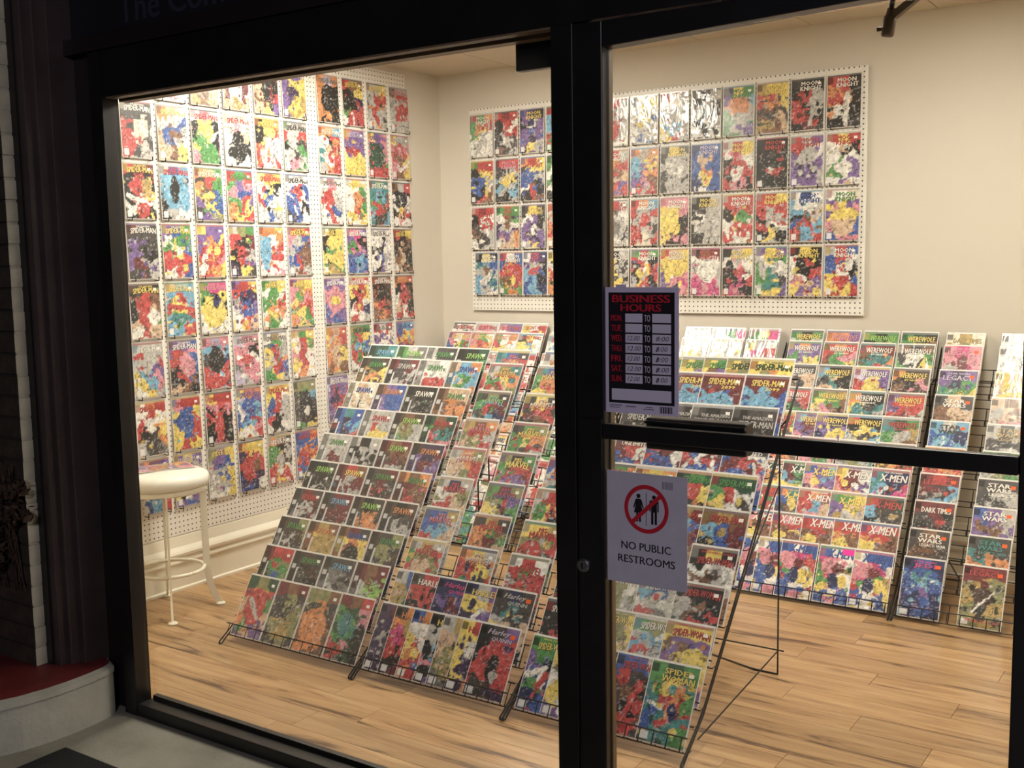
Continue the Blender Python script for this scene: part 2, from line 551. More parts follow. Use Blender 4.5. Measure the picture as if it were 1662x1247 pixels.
door = structure(empty('door_1'), 'black framed glass shop door with a push bar', 'door')
MB().box(-1.381, -1.304, 2.312, 2.36, .012, 2.146).build('stile', M_FRAME, door, bevel=.003)
MB().box(-.368, -.29, 2.312, 2.36, .012, 2.146).build('stile', M_FRAME, door, bevel=.003)
MB().add([(-1.304, 2.312, 2.084), (-.368, 2.312, 2.116), (-.368, 2.36, 2.116), (-1.304, 2.36, 2.084), (-1.304, 2.312, 2.146), (-.368, 2.312, 2.146), (-.368, 2.36, 2.146), (-1.304, 2.36, 2.146)], [(3, 2, 1, 0), (4, 5, 6, 7), (0, 1, 5, 4), (1, 2, 6, 5), (2, 3, 7, 6), (3, 0, 4, 7)]).build('top_rail', M_FRAME, door, bevel=.003)
MB().box(-1.304, -.368, 2.312, 2.36, .012, .22).build('bottom_rail', M_FRAME, door, bevel=.003)
MB().box(-1.306, -.366, 2.331, 2.337, .21, 2.095).build('pane', M_GLASS, door)
MB().box(-1.304, -1.300, 2.340, 2.358, .22, 2.084).build('lit_edge_strip', M_BRONZE_LIT_EDGE, door)  # tan strip painting in interior light along the stile's inner edge
MB().box(-1.304, -.368, 2.305, 2.330, 1.148, 1.186).build('push_bar', M_FRAME, door, bevel=.003)
pb = MB().box(-1.205, -.948, 2.340, 2.385, 1.127, 1.204).build('latch_case', M_BROWND, door, bevel=.004)
MB().box(-1.205, -.948, 2.332, 2.341, 1.190, 1.197).build('case_ridge', M_FRAME, pb)
MB().box(-1.372, -1.308, 2.306, 2.313, .905, 1.196).build('guard_plate', M_FRAME, door, bevel=.002)
lk = MB()
lkp = [(.018, 0), (.018, .004), (.014, .008), (.0135, .0095)]
vs_, N_ = [], 24
lk.lathe(lkp, N_)
lock = lk.build('lock_cylinder', M_STEEL, door, (-1.366, 2.312, .820), (math.pi / 2, 0, 0), smooth=False)
kw = MB().box(-.0025, .0025, -.008, .008, .0095, .0102).build('keyhole', M_INK, lock)
MB().box(-1.3845, -.28, 2.31, 2.40, 2.150, 2.30).build('head_frame', M_FRAME, door)
# door closer inside the head
clo = empty('door_closer', (-.69, 2.5, 2.09))
tag(clo, 'bronze door closer arm under the door head', 'door closer')
MB().lathe([(.011, -.03), (.014, -.026), (.014, .012), (.011, .016), (.009, .03)], 20).build('elbow_joint', M_BRONZE_LIT_EDGE, clo, rot=(0, .16, 0), smooth=True)
MB().lathe([(.004, 0), (.005, .012)], 10).build('joint_screw', M_BRONZE_LIT_EDGE, clo, (-.013, -.003, -.012), (0, -math.pi / 2, 0))
MB().tube([(.008, 0, .012), (.19, -.10, .10)], .011, 4).build('forearm', M_BRONZE_LIT_EDGE, clo)
MB().tube([(.003, 0, .026), (.03, -.06, .085)], .006, 8).build('main_arm', M_FRAME, clo)
MB().box(-.06, .30, -.135, -.085, .075, .14).build('closer_body', M_FRAME, clo)

# header, transom and pier around the opening
structure(MB().box(-3.60, XR, 2.30, 2.42, 2.302, 2.352).build('trim_1', M_BROWND), 'dark wooden head trim above the shop window', 'trim')
tr = structure(empty('trim_2'), 'dark transom sign board above the shopfront', 'trim')
MB().box(-3.60, XR, 2.335, 2.40, 2.352, 3.05).build('sign_board', M_DARKSIGN, tr)
lettering('The Com', -3.13, -2.62, 2.378, 2.468, 2.3345, M_LILAC, tr, bold=.02)
structure(MB().box(-.285, -.20, 2.30, 2.40, 0, 2.302).build('trim_3', M_FRAME), 'black door jamb on the closing side of the opening', 'trim')
structure(MB().box(-.20, XR, 2.30, 2.40, 0, 2.302).build('wall_facade', M_WALLD), 'black painted facade beyond the door jamb', 'wall')
pil = structure(empty('trim_4'), 'dark brown moulded pilaster between brick pier and window', 'trim')
MB().box(-3.62, -3.478, 2.168, 2.42, .17, 2.95).build('back_strip', M_BROWND, pil)
MB().box(-3.52, -3.444, 2.176, 2.42, .17, 2.95).build('moulding_strip', M_BROWN, pil, bevel=.006)
MB().box(-3.52, -3.420, 2.204, 2.42, .17, 2.95).build('moulding_strip', M_BROWN, pil, bevel=.006)
MB().box(-3.52, -3.392, 2.240, 2.42, .17, 2.95).build('flat_panel', M_BROWN, pil, bevel=.004)
MB().box(-3.40, -3.274, 2.338, 2.41, 0, 2.95).build('recess_board', M_BROWND, pil)

pier = structure(empty('wall_pier'), 'dark brick pier with a whitewashed return edge', 'wall')
MB().box(-4.6, -3.519, 2.134, 2.45, .16, 3.05).build('mortar_core', M_MORTAR, pier)
MB().box(-3.5195, -3.5135, 2.131, 2.19, .18, 3.0).build('painted_mortar', M_BRICKL, pier)
BL, BH = .195, .064
bk = MB()


def brick_mesh(len_, corner):
    b = MB().box(0, len_, 0, .09, 0, BH)
    if corner:
        b.m = [0, 0, 0, 1, 0, 0]
    return b.mesh('brick', [M_BRICKD, M_BRICKL])


bm_mid, bm_c1, bm_c2 = brick_mesh(BL, False), brick_mesh(BL, True), brick_mesh(BL * .5 - .005, True)
cz = .182
row = 0
while cz < 2.9:
    jit = rng.uniform(-.002, .002)
    if row % 2:
        xr = -3.51 - (BL * .5 - .005)
        link('brick', bm_c2, pier, (xr + jit, 2.126, cz))
    else:
        xr = -3.51 - BL
        link('brick', bm_c1, pier, (xr + jit, 2.126, cz))
    for q in range(2):
        xr -= BL + .010
        link('brick', bm_mid, pier, (xr, 2.126 + rng.uniform(-.002, .003), cz))
    cz += .0745
    row += 1

# plinth step and paving outside
poly = [(-4.6, 2.44), (-3.40, 2.44), (-3.40, 2.31), (-3.33, 2.305), (-3.302, 2.288), (-3.286, 2.255), (-3.276, 2.19), (-3.272, 2.10), (-3.278, 2.02), (-3.296, 1.93), (-3.33, 1.84), (-3.38, 1.75), (-3.46, 1.66), (-3.6, 1.57), (-3.8, 1.5), (-4.6, 1.42)]
stp = structure(empty('trim_5'), 'white painted kerb step with worn red top', 'step')
grow = [(x, y_) for x, y_ in poly]
MB().prism(poly[::-1], 0, .155).build('riser', M_STEPW, stp)
cen = (-3.9, 2.1)
inn = [(x - .02 if x > -4.5 else x, y_ + (.012 if y_ < 1.9 else 0)) for x, y_ in poly]
lip = MB()
npoly = len(poly)
out_ = [(x + .006 if -4.5 < x and y_ < 2.3 else x, y_ - (.004 if y_ < 2.0 else 0)) for x, y_ in poly]
vs = [(x, y_, .155) for x, y_ in out_] + [(x, y_, .174) for x, y_ in out_] + [(x, y_, .181) for x, y_ in inn]
fs = []
for i in range(npoly):
    j = (i + 1) % npoly
    fs += [(j, i, npoly + i, npoly + j), (npoly + j, npoly + i, 2 * npoly + i, 2 * npoly + j)]
lip.add(vs, fs).build('nosing_lip', M_STEPW, stp)
MB().prism(inn[::-1], .15, .181).build('red_top', M_STEPR, stp)
structure(MB().box(-6, 5, -4, 2.40, -.12, 0).build('ground_paving', M_CONC), 'grey concrete paving outside the shop window', 'paving')
mt = MB().box(-3.18, -1.6, 1.0, 2.008, 0, .012).build('door_mat', M_MAT, bevel=.004)
tag(mt, 'black bristly mat on the paving by the step', 'mat')

# dried plant on the brick pier
pl = empty('dried_plant', (-3.58, 2.09, .55))
tag(pl, 'shrivelled brown plant clinging to the brick pier', 'plant')
rp_ = random.Random(3)
st = MB()
for k in range(9):
    x_ = rp_.uniform(-.12, .07)
    st.tube([(x_, .03, -.10), (x_ + rp_.uniform(-.03, .03), rp_.uniform(-.01, .02), .1), (x_ + rp_.uniform(-.06, .05), rp_.uniform(-.02, .02), rp_.uniform(.22, .36))], .0025, 5)
st.build('stems', M_LEAF, pl)['kind'] = 'stuff'
lf = MB()
for k in range(1100):
    cl = rp_.choice([(-.03, .285, .10, .045), (.06, .275, .06, .032), (.075, .195, .05, .028), (-.03, .20, .10, .04), (-.06, .11, .10, .06), (-.07, .03, .08, .07)])
    c = Vector((rp_.gauss(cl[0], cl[2] * .5), rp_.uniform(-.05, .028), rp_.gauss(cl[1], cl[3] * .5)))
    c.x = min(c.x, .135)
    a = Vector((rp_.gauss(0, 1), rp_.gauss(0, 1), rp_.gauss(0, 1))).normalized() * rp_.uniform(.010, .022)
    b_ = a.cross(Vector((rp_.gauss(0, 1), rp_.gauss(0, 1), rp_.gauss(0, 1))).normalized()) * .6
    lf.add([c - a, c + b_, c + a, c - b_], [(0, 1, 2, 3)])
lf.build('foliage', M_LEAF, pl)['kind'] = 'stuff'

# ---------------------------------------------------------------- signs on the door glass
sg = empty('business_hours_sign', (-1.207, 2.3225, 1.366))
tag(sg, 'black and red opening hours sign taped to the door glass', 'sign')
MB().box(-.0985, .0985, -.0012, .0005, -.1525, .1525).build('sign_sheet', M_SHEET, sg)
YF = -.0016
MB().box(-.088, .088, YF, -.001, -.128, .140).build('black_print', M_INK, sg)
YF2, YF3, YF4 = -.0020, -.0024, -.0028
lettering('BUSINESS', -.078, .077, .116, .134, YF2, M_RED, sg, bold=.035)
lettering('HOURS', -.055, .054, .095, .112, YF2, M_RED, sg, bold=.035)
days = ['MON.', 'TUE.', 'WED.', 'THU.', 'FRI.', 'SAT.', 'SUN.']
op = [None, None, '12.00', '12.00', '12.00', '12.00', '12.00']
for i, d in enumerate(days):
    zc = .079 - i * .0245
    lettering(d, -.081, -.050, zc - .0075, zc + .0075, YF2, M_RED, sg, bold=.03)
    MB().box(-.042, .004, YF2, YF, zc - .0105, zc + .0105).build('hours_box_print', M_WHT, sg)
    MB().box(.030, .079, YF2, YF, zc - .0105, zc + .0105).build('hours_box_print', M_WHT, sg)
    lettering('TO', .009, .025, zc - .008, zc + .008, YF2, M_WHT, sg, bold=.015)
    if op[i]:
        lettering(op[i], -.036, -.003 + (i % 2) * .003, zc - .005, zc + .006, YF3, M_PEN, sg, shear=.3)
        lettering('8:00', .040, .070 + (i % 3) * .002, zc - .005, zc + .006, YF3, M_PEN, sg, shear=.2)
        if i > 2:
            lettering('8', .0395, .0475, zc - .006, zc + .006, YF4, M_PEN, sg, bold=.03, shear=.5)
MB().box(-.080, .080, YF2, YF, -.121, -.093).build('blank_box_print', M_WHT, sg)
br = MB()
x_ = .050
k = 0
while x_ < .082:
    w_ = [.0012, .0022, .0009, .0030][k % 4]
    br.box(x_, x_ + w_, YF2, -.001, -.147, -.131)
    x_ += w_ + [.0012, .0010, .0018][k % 3]
    k += 1
br.build('barcode_print', M_INK, sg)
MB().box(-.086, -.052, YF2, -.001, -.135, -.1325).box(-.086, -.058, YF2, -.001, -.140, -.138).box(-.042, -.014, YF2, -.001, -.1365, -.134).build('small_print', M_FAINT, sg)
MB().box(.012, .030, YF2, -.001, -.136, -.1335).box(.006, .034, YF2, -.001, -.141, -.1385).build('small_print', M_FAINT, sg)
MB().box(-.068, -.040, -.0012, .0005, .1525, .159).build('tape_tab', M_SHEET, sg)

ns = empty('restroom_sign', (-1.1945, 2.3225, .9295))
tag(ns, 'white paper sign with red circle reading no public restrooms', 'sign')
MB().box(-.108, .108, -.0008, .0005, -.1395, .1395).build('paper_sheet', M_PAPER, ns)
cx_, cz_, R1, R2 = .0, .052, .060, .0495


def disc_ring(R_in, R_out, y, m, name, parent, n=64):
    vs, fs = [], []
    for j in range(n):
        a = 2 * math.pi * j / n
        vs += [(cx_ + R_in * math.cos(a), y, cz_ + R_in * math.sin(a)), (cx_ + R_out * math.cos(a), y, cz_ + R_out * math.sin(a))]
    for j in range(n):
        k = (j + 1) % n
        fs.append((2 * j, 2 * j + 1, 2 * k + 1, 2 * k))
    return MB().add(vs, fs).build(name, m, parent)


disc_ring(R2, R1, -.0016, M_RED, 'red_ring_print', ns)
a = math.radians(43)
t_, nn_ = Vector((math.cos(a), 0, math.sin(a))), Vector((-math.sin(a), 0, math.cos(a)))
c = Vector((cx_, -.0020, cz_))
MB().add([c - t_ * .053 - nn_ * .0052, c + t_ * .053 - nn_ * .0052, c + t_ * .053 + nn_ * .0052, c - t_ * .053 + nn_ * .0052], [(0, 1, 2, 3)]).build('red_slash_print', M_RED, ns)


def picto(ox, lady, name):
    b = MB()
    n = 20
    zt = cz_
    b.add([(ox + .0055 * math.cos(2 * math.pi * j / n), -.0012, zt + .031 + .0055 * math.sin(2 * math.pi * j / n)) for j in range(n)], [tuple(range(n))])
    if lady:
        pts = [(-.006, .024), (.006, .024), (.0085, .021), (.0145, .002), (.0115, .0005), (.007, .012), (.0125, -.011), (.0065, -.011), (.0065, -.033), (.001, -.033), (.001, -.011), (-.001, -.011), (-.001, -.033), (-.0065, -.033), (-.0065, -.011), (-.0125, -.011), (-.007, .012), (-.0115, .0005), (-.0145, .002), (-.0085, .021)]
    else:
        pts = [(-.009, .024), (.009, .024), (.0125, .020), (.0125, -.004), (.0088, -.004), (.0088, .016), (.0078, .016), (.0078, -.036), (.0015, -.036), (.0015, -.006), (-.0015, -.006), (-.0015, -.036), (-.0078, -.036), (-.0078, .016), (-.0088, .016), (-.0088, -.004), (-.0125, -.004), (-.0125, .020)]
    b.add([(ox + x, -.0012, zt + z) for x, z in pts], [tuple(range(len(pts)))])
    me = b.mesh(name, M_INK)
    bm_ = bmesh.new(); bm_.from_mesh(me); bmesh.ops.triangulate(bm_, faces=bm_.faces[:]); bm_.to_mesh(me); bm_.free()
    return link(name, me, ns)


picto(-.021, True, 'lady_symbol_print')
picto(.021, False, 'gent_symbol_print')
MB().box(-.0007, .0007, -.0012, -.0008, cz_ - .041, cz_ + .041).build('divider_print', M_INK, ns)
lettering('NO PUBLIC', -.069, .066, -.053, -.034, -.0012, M_INK, ns, bold=.018)
lettering('RESTROOMS', -.078, .077, -.087, -.068, -.0012, M_INK, ns, bold=.018)
st_ = MB()
for k in range(9):
    st_.box(.043 + k * .0032, .0448 + k * .0032, -.0012, -.0008, .106, .124)
st_.build('stamp_print', M_FAINT, ns)

# ---------------------------------------------------------------- stool
so = empty('stool', (-4.09, 3.16, 0))
tag(so, 'white round stool with flared strap legs by the pegboard', 'stool')
cu = MB().lathe([(.03, .585), (.178, .585), (.192, .592), (.200, .608), (.200, .625), (.192, .642), (.165, .654), (.11, .660), (.04, .662), (.001, .662)], 56).build('seat_cushion', M_CUSH, so, smooth=True)
MB().lathe([(.05, .560), (.176, .560), (.183, .566), (.183, .582), (.176, .587)], 48).build('seat_rim', M_STOOL, so)
ring = [( .158 * math.cos(2 * math.pi * j / 40), .158 * math.sin(2 * math.pi * j / 40), .195) for j in range(41)]
MB().tube(ring, .0085, 8).build('foot_ring', M_STOOL, so, smooth=True)
for ang in (-37, 54, 146, 234):
    a = math.radians(ang)
    path = [(.166, .575), (.166, .40), (.168, .26), (.172, .16), (.182, .10), (.200, .05), (.216, .018), (.222, .008)]
    er, et = Vector((math.cos(a), math.sin(a), 0)), Vector((-math.sin(a), math.cos(a), 0))
    vs, fs = [], []
    hw, th = .0155, .0045
    for i, (r, z) in enumerate(path):
        for (dt, dr) in ((-th, -hw), (th, -hw), (th, hw), (-th, hw)):
            vs.append(er * (r + dr) + et * dt + Vector((0, 0, z)))
    for i in range(len(path) - 1):
        for j in range(4):
            k = (j + 1) % 4
            fs.append((4 * i + j, 4 * i + k, 4 * i + 4 + k, 4 * i + 4 + j))
    fs += [(3, 2, 1, 0), tuple(4 * (len(path) - 1) + j for j in range(4))]
    lg = MB().add(vs, fs).build('leg', M_STOOL, so)
    pc = er * .224
    MB().lathe([(.021, 0), (.023, .004), (.019, .010), (.010, .013)], 16, (pc.x, pc.y)).build('foot_pad', M_STOOL, lg, smooth=True)

# ---------------------------------------------------------------- comic books
PAL = dict(k=(22, 20, 22), K=(72, 66, 66), g=(130, 126, 122), l=(196, 192, 186), w=(246, 242, 232), c=(240, 228, 200), r=(214, 48, 46), R=(128, 34, 44),
           p=(236, 140, 160), P=(226, 50, 140), o=(240, 142, 46), y=(250, 218, 40), Y=(196, 160, 62), n=(70, 158, 64), N=(28, 84, 56), t=(48, 146, 148),
           b=(50, 98, 186), B=(30, 44, 104), s=(104, 182, 222), v=(132, 96, 172), V=(66, 44, 92), u=(142, 92, 56), U=(84, 60, 48), f=(226, 186, 144),
           i=(206, 192, 222), e=(150, 150, 84), G=(150, 214, 60))
PALN = dict(k='black', K='charcoal', g='grey', l='pale grey', w='white', c='cream', r='red', R='maroon', p='pink', P='magenta', o='orange', y='yellow', Y='ochre',
            n='green', N='dark green', t='teal', b='blue', B='navy', s='sky blue', v='purple', V='dark purple', u='brown', U='dark brown', f='tan', i='lilac', e='olive', G='lime')
def ink_of(c):
    c = np.array(lin(c))
    g = float(c @ np.array([.3, .59, .11]))
    return (c * .76 + g * .24) * .90 + .024  # desaturated; the lift puts a haze of bag glare into every ink


PALL = {k: ink_of(v) for k, v in PAL.items()}
# title layouts: (text, centre u, centre v, width, height, arch, shear)
TT = dict(
    SM=[('THE AMAZING', .55, .945, .46, .030, 0, 0), ('SPIDER-MAN', .55, .87, .84, .10, .02, 0)],
    MK=[('MOON', .58, .90, .56, .082, 0, 0), ('KNIGHT', .60, .805, .66, .085, 0, 0)],
    SP=[('SPAWN', .60, .865, .60, .105, 0, .1)],
    MM=[('MS.', .55, .895, .26, .062, 0, 0), ('MARVEL', .55, .805, .70, .105, .03, 0)],
    HQ=[('Harley', .50, .905, .60, .095, 0, .35), ('QUINN', .60, .81, .52, .070, 0, 0)],
    HA=[('HARLEY', .56, .88, .72, .09, 0, 0)],
    SW=[('MARVEL COMICS GROUP', .58, .972, .66, .022, 0, 0), ('SPIDER-WOMAN', .56, .875, .80, .095, .02, 0)],
    SW2=[('SPIDER', .60, .90, .62, .075, 0, 0), ('WOMAN', .60, .81, .70, .085, 0, 0)],
    SWN=[('WIN A', .40, .965, .22, .025, 0, 0), ('SHOPPING SPREE!', .58, .93, .74, .03, 0, 0), ('SPIDER-WOMAN', .56, .81, .80, .095, .02, 0)],
    S9=[('SPIDER-MAN', .54, .88, .76, .10, 0, 0), ('2099', .66, .79, .34, .05, 0, 0)],
    SU=[('SPIDER-MAN', .50, .90, .80, .085, 0, 0), ('UNLIMITED', .52, .815, .74, .055, 0, 0)],
    AS=[('THE AMAZING', .58, .84, .70, .05, 0, 0), ('SPIDER-MAN', .56, .74, .80, .10, 0, 0)],
    S1=[('SPIDER-MAN', .55, .875, .74, .095, 0, 0)],
    WW=[('WEREWOLF', .56, .865, .76, .11, 0, 0), ('BY NIGHT', .56, .775, .44, .035, 0, 0)],
    XM=[('THE UNCANNY', .58, .945, .5, .03, 0, 0), ('X-MEN', .60, .845, .74, .13, 0, .15)],
    X2=[('X-MEN', .58, .885, .74, .15, 0, .25)],
    LG=[('STAR WARS', .52, .945, .60, .035, 0, 0), ('LEGACY', .50, .86, .80, .095, 0, 0)],
    ST=[('STAR', .52, .905, .56, .075, 0, 0), ('WARS', .52, .82, .62, .075, 0, 0)],
    SL=[('STAR', .52, .905, .56, .075, 0, 0), ('WARS', .52, .82, .62, .075, 0, 0), ('LEGACY', .58, .74, .60, .05, 0, 0)],
    LW=[('STAR', .52, .905, .56, .075, 0, 0), ('WARS', .52, .82, .62, .075, 0, 0), ('LEGACY: WAR', .60, .74, .66, .05, 0, 0)],
    DT=[('DARK TIMES', .55, .86, .76, .095, 0, 0)],
    JD=[('STAR WARS', .52, .955, .56, .03, 0, 0), ('JEDI', .52, .875, .56, .095, 0, 0)],
    LF=[('STAR WARS', .52, .955, .60, .03, 0, 0), ('LEGACY', .52, .885, .76, .085, 0, 0), ('IMPERIAL FEL AT LAST!', .56, .10, .80, .045, 0, 0)],
    SE=[('SECRET WARS', .54, .875, .82, .10, .02, 0)],
    SE2=[('SECRET WARS', .54, .90, .82, .085, .02, 0), ('II', .56, .80, .14, .07, 0, 0)],
    NO=[])

# larger plain shapes in the cover art: d = disc (u, v, ru, rv), q = rectangle, s = streak (u0, v0, u1, v1, width); v runs down
SHT = """S06 d .5 .5 .33 .3 k, d .5 .86 .12 .07 o; S03 q .22 .1 .75 .7 w; S05 s .3 .2 .8 .5 .14 y, s .8 .5 .5 .95 .14 y
S10 q .42 .32 .85 .62 c, d .2 .75 .25 .2 r; S12 d .55 .38 .24 .16 y, d .6 .8 .35 .2 n; S13 d .5 .48 .22 .14 k, d .5 .74 .4 .13 k
S14 s .5 .4 .3 .95 .16 w, s .55 .4 .75 .95 .16 w; S17 d .5 .78 .42 .2 y, d .5 .5 .12 .1 r; S18 d .5 .55 .3 .28 N, d .55 .88 .3 .1 r
S20 s .1 .6 .95 .75 .14 w, d .4 .42 .25 .15 r, q .6 .3 .9 .6 Y; S21 d .5 .5 .42 .32 s, d .5 .45 .15 .25 k; S22 s 0 .45 .9 .9 .08 y
S25 s .3 .3 .6 .9 .16 b, s .3 .35 .7 .4 .16 r, d .6 .9 .12 .08 b; S27 d .6 .45 .22 .15 o; S28 s .2 .5 .8 .7 .16 r; S36 d .5 .32 .3 .14 y, s .2 .6 .9 .9 .16 y
S34 d .25 .5 .25 .3 s; S31 s .1 .75 .95 .7 .2 r; S40 d .5 .35 .2 .14 r, d .75 .62 .2 .14 w; S41 s .1 .45 .9 .5 .16 r, d .5 .68 .4 .08 t
S42 d .5 .6 .45 .3 y, d .6 .4 .15 .12 B; S46 d .5 .5 .42 .26 p, d .5 .5 .26 .1 y; S52 d .5 .45 .3 .25 k, d .5 .88 .4 .12 r; S51 d .65 .5 .28 .2 p
S61 d .45 .45 .3 .22 b; S62 d .5 .7 .18 .3 r, d .15 .8 .2 .2 k, d .85 .8 .2 .2 k; S65 d .5 .5 .3 .28 k, d .55 .65 .12 .1 w; S73 d .4 .55 .3 .25 r, d .7 .5 .15 .15 u
K09 d .5 .42 .35 .22 o, d .6 .65 .3 .12 l; K0b s .7 .4 .6 .9 .16 l; K0c s .6 .4 .55 .95 .18 w; K1a d .5 .62 .08 .03 w; K1b d .55 .4 .3 .15 l
K25 d .55 .6 .35 .26 l, d .5 .62 .2 .15 g; K27 q .05 .25 .65 .75 y, s .8 .5 .7 .95 .14 k; K28 s .65 .3 .5 .95 .28 l; K29 d .65 .45 .2 .12 n, s .1 .6 .2 .9 .14 w
K2c d .5 .7 .35 .22 f, d .5 .5 .35 .1 y; K37 d .6 .4 .3 .2 y; K38 d .55 .5 .35 .22 w
A12 d .5 .52 .35 .2 r; A31 d .58 .55 .35 .18 y; A40 q .45 .38 .85 .6 R; A50 d .62 .55 .3 .15 l, d .66 .52 .2 .1 k; A62 s .5 .5 .8 .25 .14 o; A71 d .58 .4 .32 .22 Y
A72 d .58 .45 .28 .15 k; A20 s .55 .38 .55 .5 .05 k; A90 d .5 .5 .35 .3 r, s .3 .4 .7 .7 .14 l; A91 s .2 .6 .8 .62 .07 Y; A92 d .45 .6 .4 .3 o; A93 d .35 .45 .2 .2 t, d .85 .7 .18 .3 k
B96 d .48 .52 .42 .27 r, d .55 .6 .15 .2 k, d .62 .68 .12 .1 l; B84 d .4 .6 .2 .15 f; B95 s .6 .3 .4 .7 .14 V
C84 d .7 .55 .4 .25 y; C94 s .7 .3 .45 .75 .18 o, s .1 .5 .4 .6 .06 w, s .35 .8 .7 .6 .1 r, d .6 .6 .1 .1 B; C93 s .6 .35 .4 .8 .18 r; C90 d .7 .4 .2 .15 k, s .5 .5 .3 .8 .14 r
C3* d .35 .55 .25 .14 b, s .75 .35 .8 .55 .1 w; C1* d .5 .42 .36 .12 s
F10 d .7 .42 .2 .1 y; F22 d .5 .42 .22 .14 y; F60 s .1 .5 .9 .45 .16 y; F61 s 0 .45 1 .5 .14 y; F64 d .8 .5 .2 .12 P
F9* d .3 .35 .25 .14 p, d .55 .38 .16 .1 R, s .3 .8 .8 .85 .14 b, q .35 .76 .6 .84 w, d .7 .6 .15 .12 y, d .45 .6 .14 .14 B; F8* d .25 .42 .2 .1 y, d .65 .45 .2 .12 u
G90 s .35 .32 1 .35 .05 s, d .75 .38 .05 .03 w, d .28 .5 .04 .03 w; G91 d .5 .5 .25 .16 U, s .3 .75 .75 .4 .06 w; G40 s .4 .3 .35 .6 .05 w; G20 s .2 .3 .4 .6 .06 n; G81 s .05 .4 .3 .6 .12 o"""
RACKN = dict(A='front rack by stool', B='middle front rack', C='rack behind door signs', F='packed back rack', G='half empty rack')
SHAPES = {}
for ent in SHT.replace('\n', ';').split(';'):
    code, rest = ent.strip().split(' ', 1)
    kk = (RACKN.get(code[0], code[0]), int(code[1]), '*' if code[2] == '*' else int(code[2], 16))
    SHAPES[kk] = [tuple([w.split()[0]] + [float(q) for q in w.split()[1:-1]] + [w.split()[-1]]) for w in rest.split(',')]

CW, CH, BW, BHt = .1682, .2575, .1755, .2685
WORDN = ['first', 'second', 'third', 'fourth', 'fifth', 'sixth', 'seventh', 'eighth', 'ninth', 'tenth', 'eleventh', 'twelfth', 'thirteenth']
nprng = np.random.default_rng(11)


def smooth_noise(nx, ny, gx, gy):
    g = nprng.normal(0, 1, (gy + 2, gx + 2))
    xs = np.linspace(0, gx, nx)
    ys_ = np.linspace(0, gy, ny)
    xi, yi = np.minimum(xs.astype(int), gx), np.minimum(ys_.astype(int), gy)
    xf, yf = xs - xi, ys_ - yi
    xf, yf = xf * xf * (3 - 2 * xf), yf * yf * (3 - 2 * yf)
    a = g[np.ix_(yi, xi)] * (1 - xf) + g[np.ix_(yi, xi + 1)] * xf
    b = g[np.ix_(yi + 1, xi)] * (1 - xf) + g[np.ix_(yi + 1, xi + 1)] * xf
    return a * (1 - yf)[:, None] + b * yf[:, None]


def full_grid(g):
    g = g.replace(' ', '')
    rows = [(g[i:i + 3] * 3)[:3] for i in range(0, len(g), 3)]
    while len(rows) < 5:
        rows.append(rows[-1] if len(rows) % 2 else rows[max(0, len(rows) - 2)][::-1])
    return rows[:5]


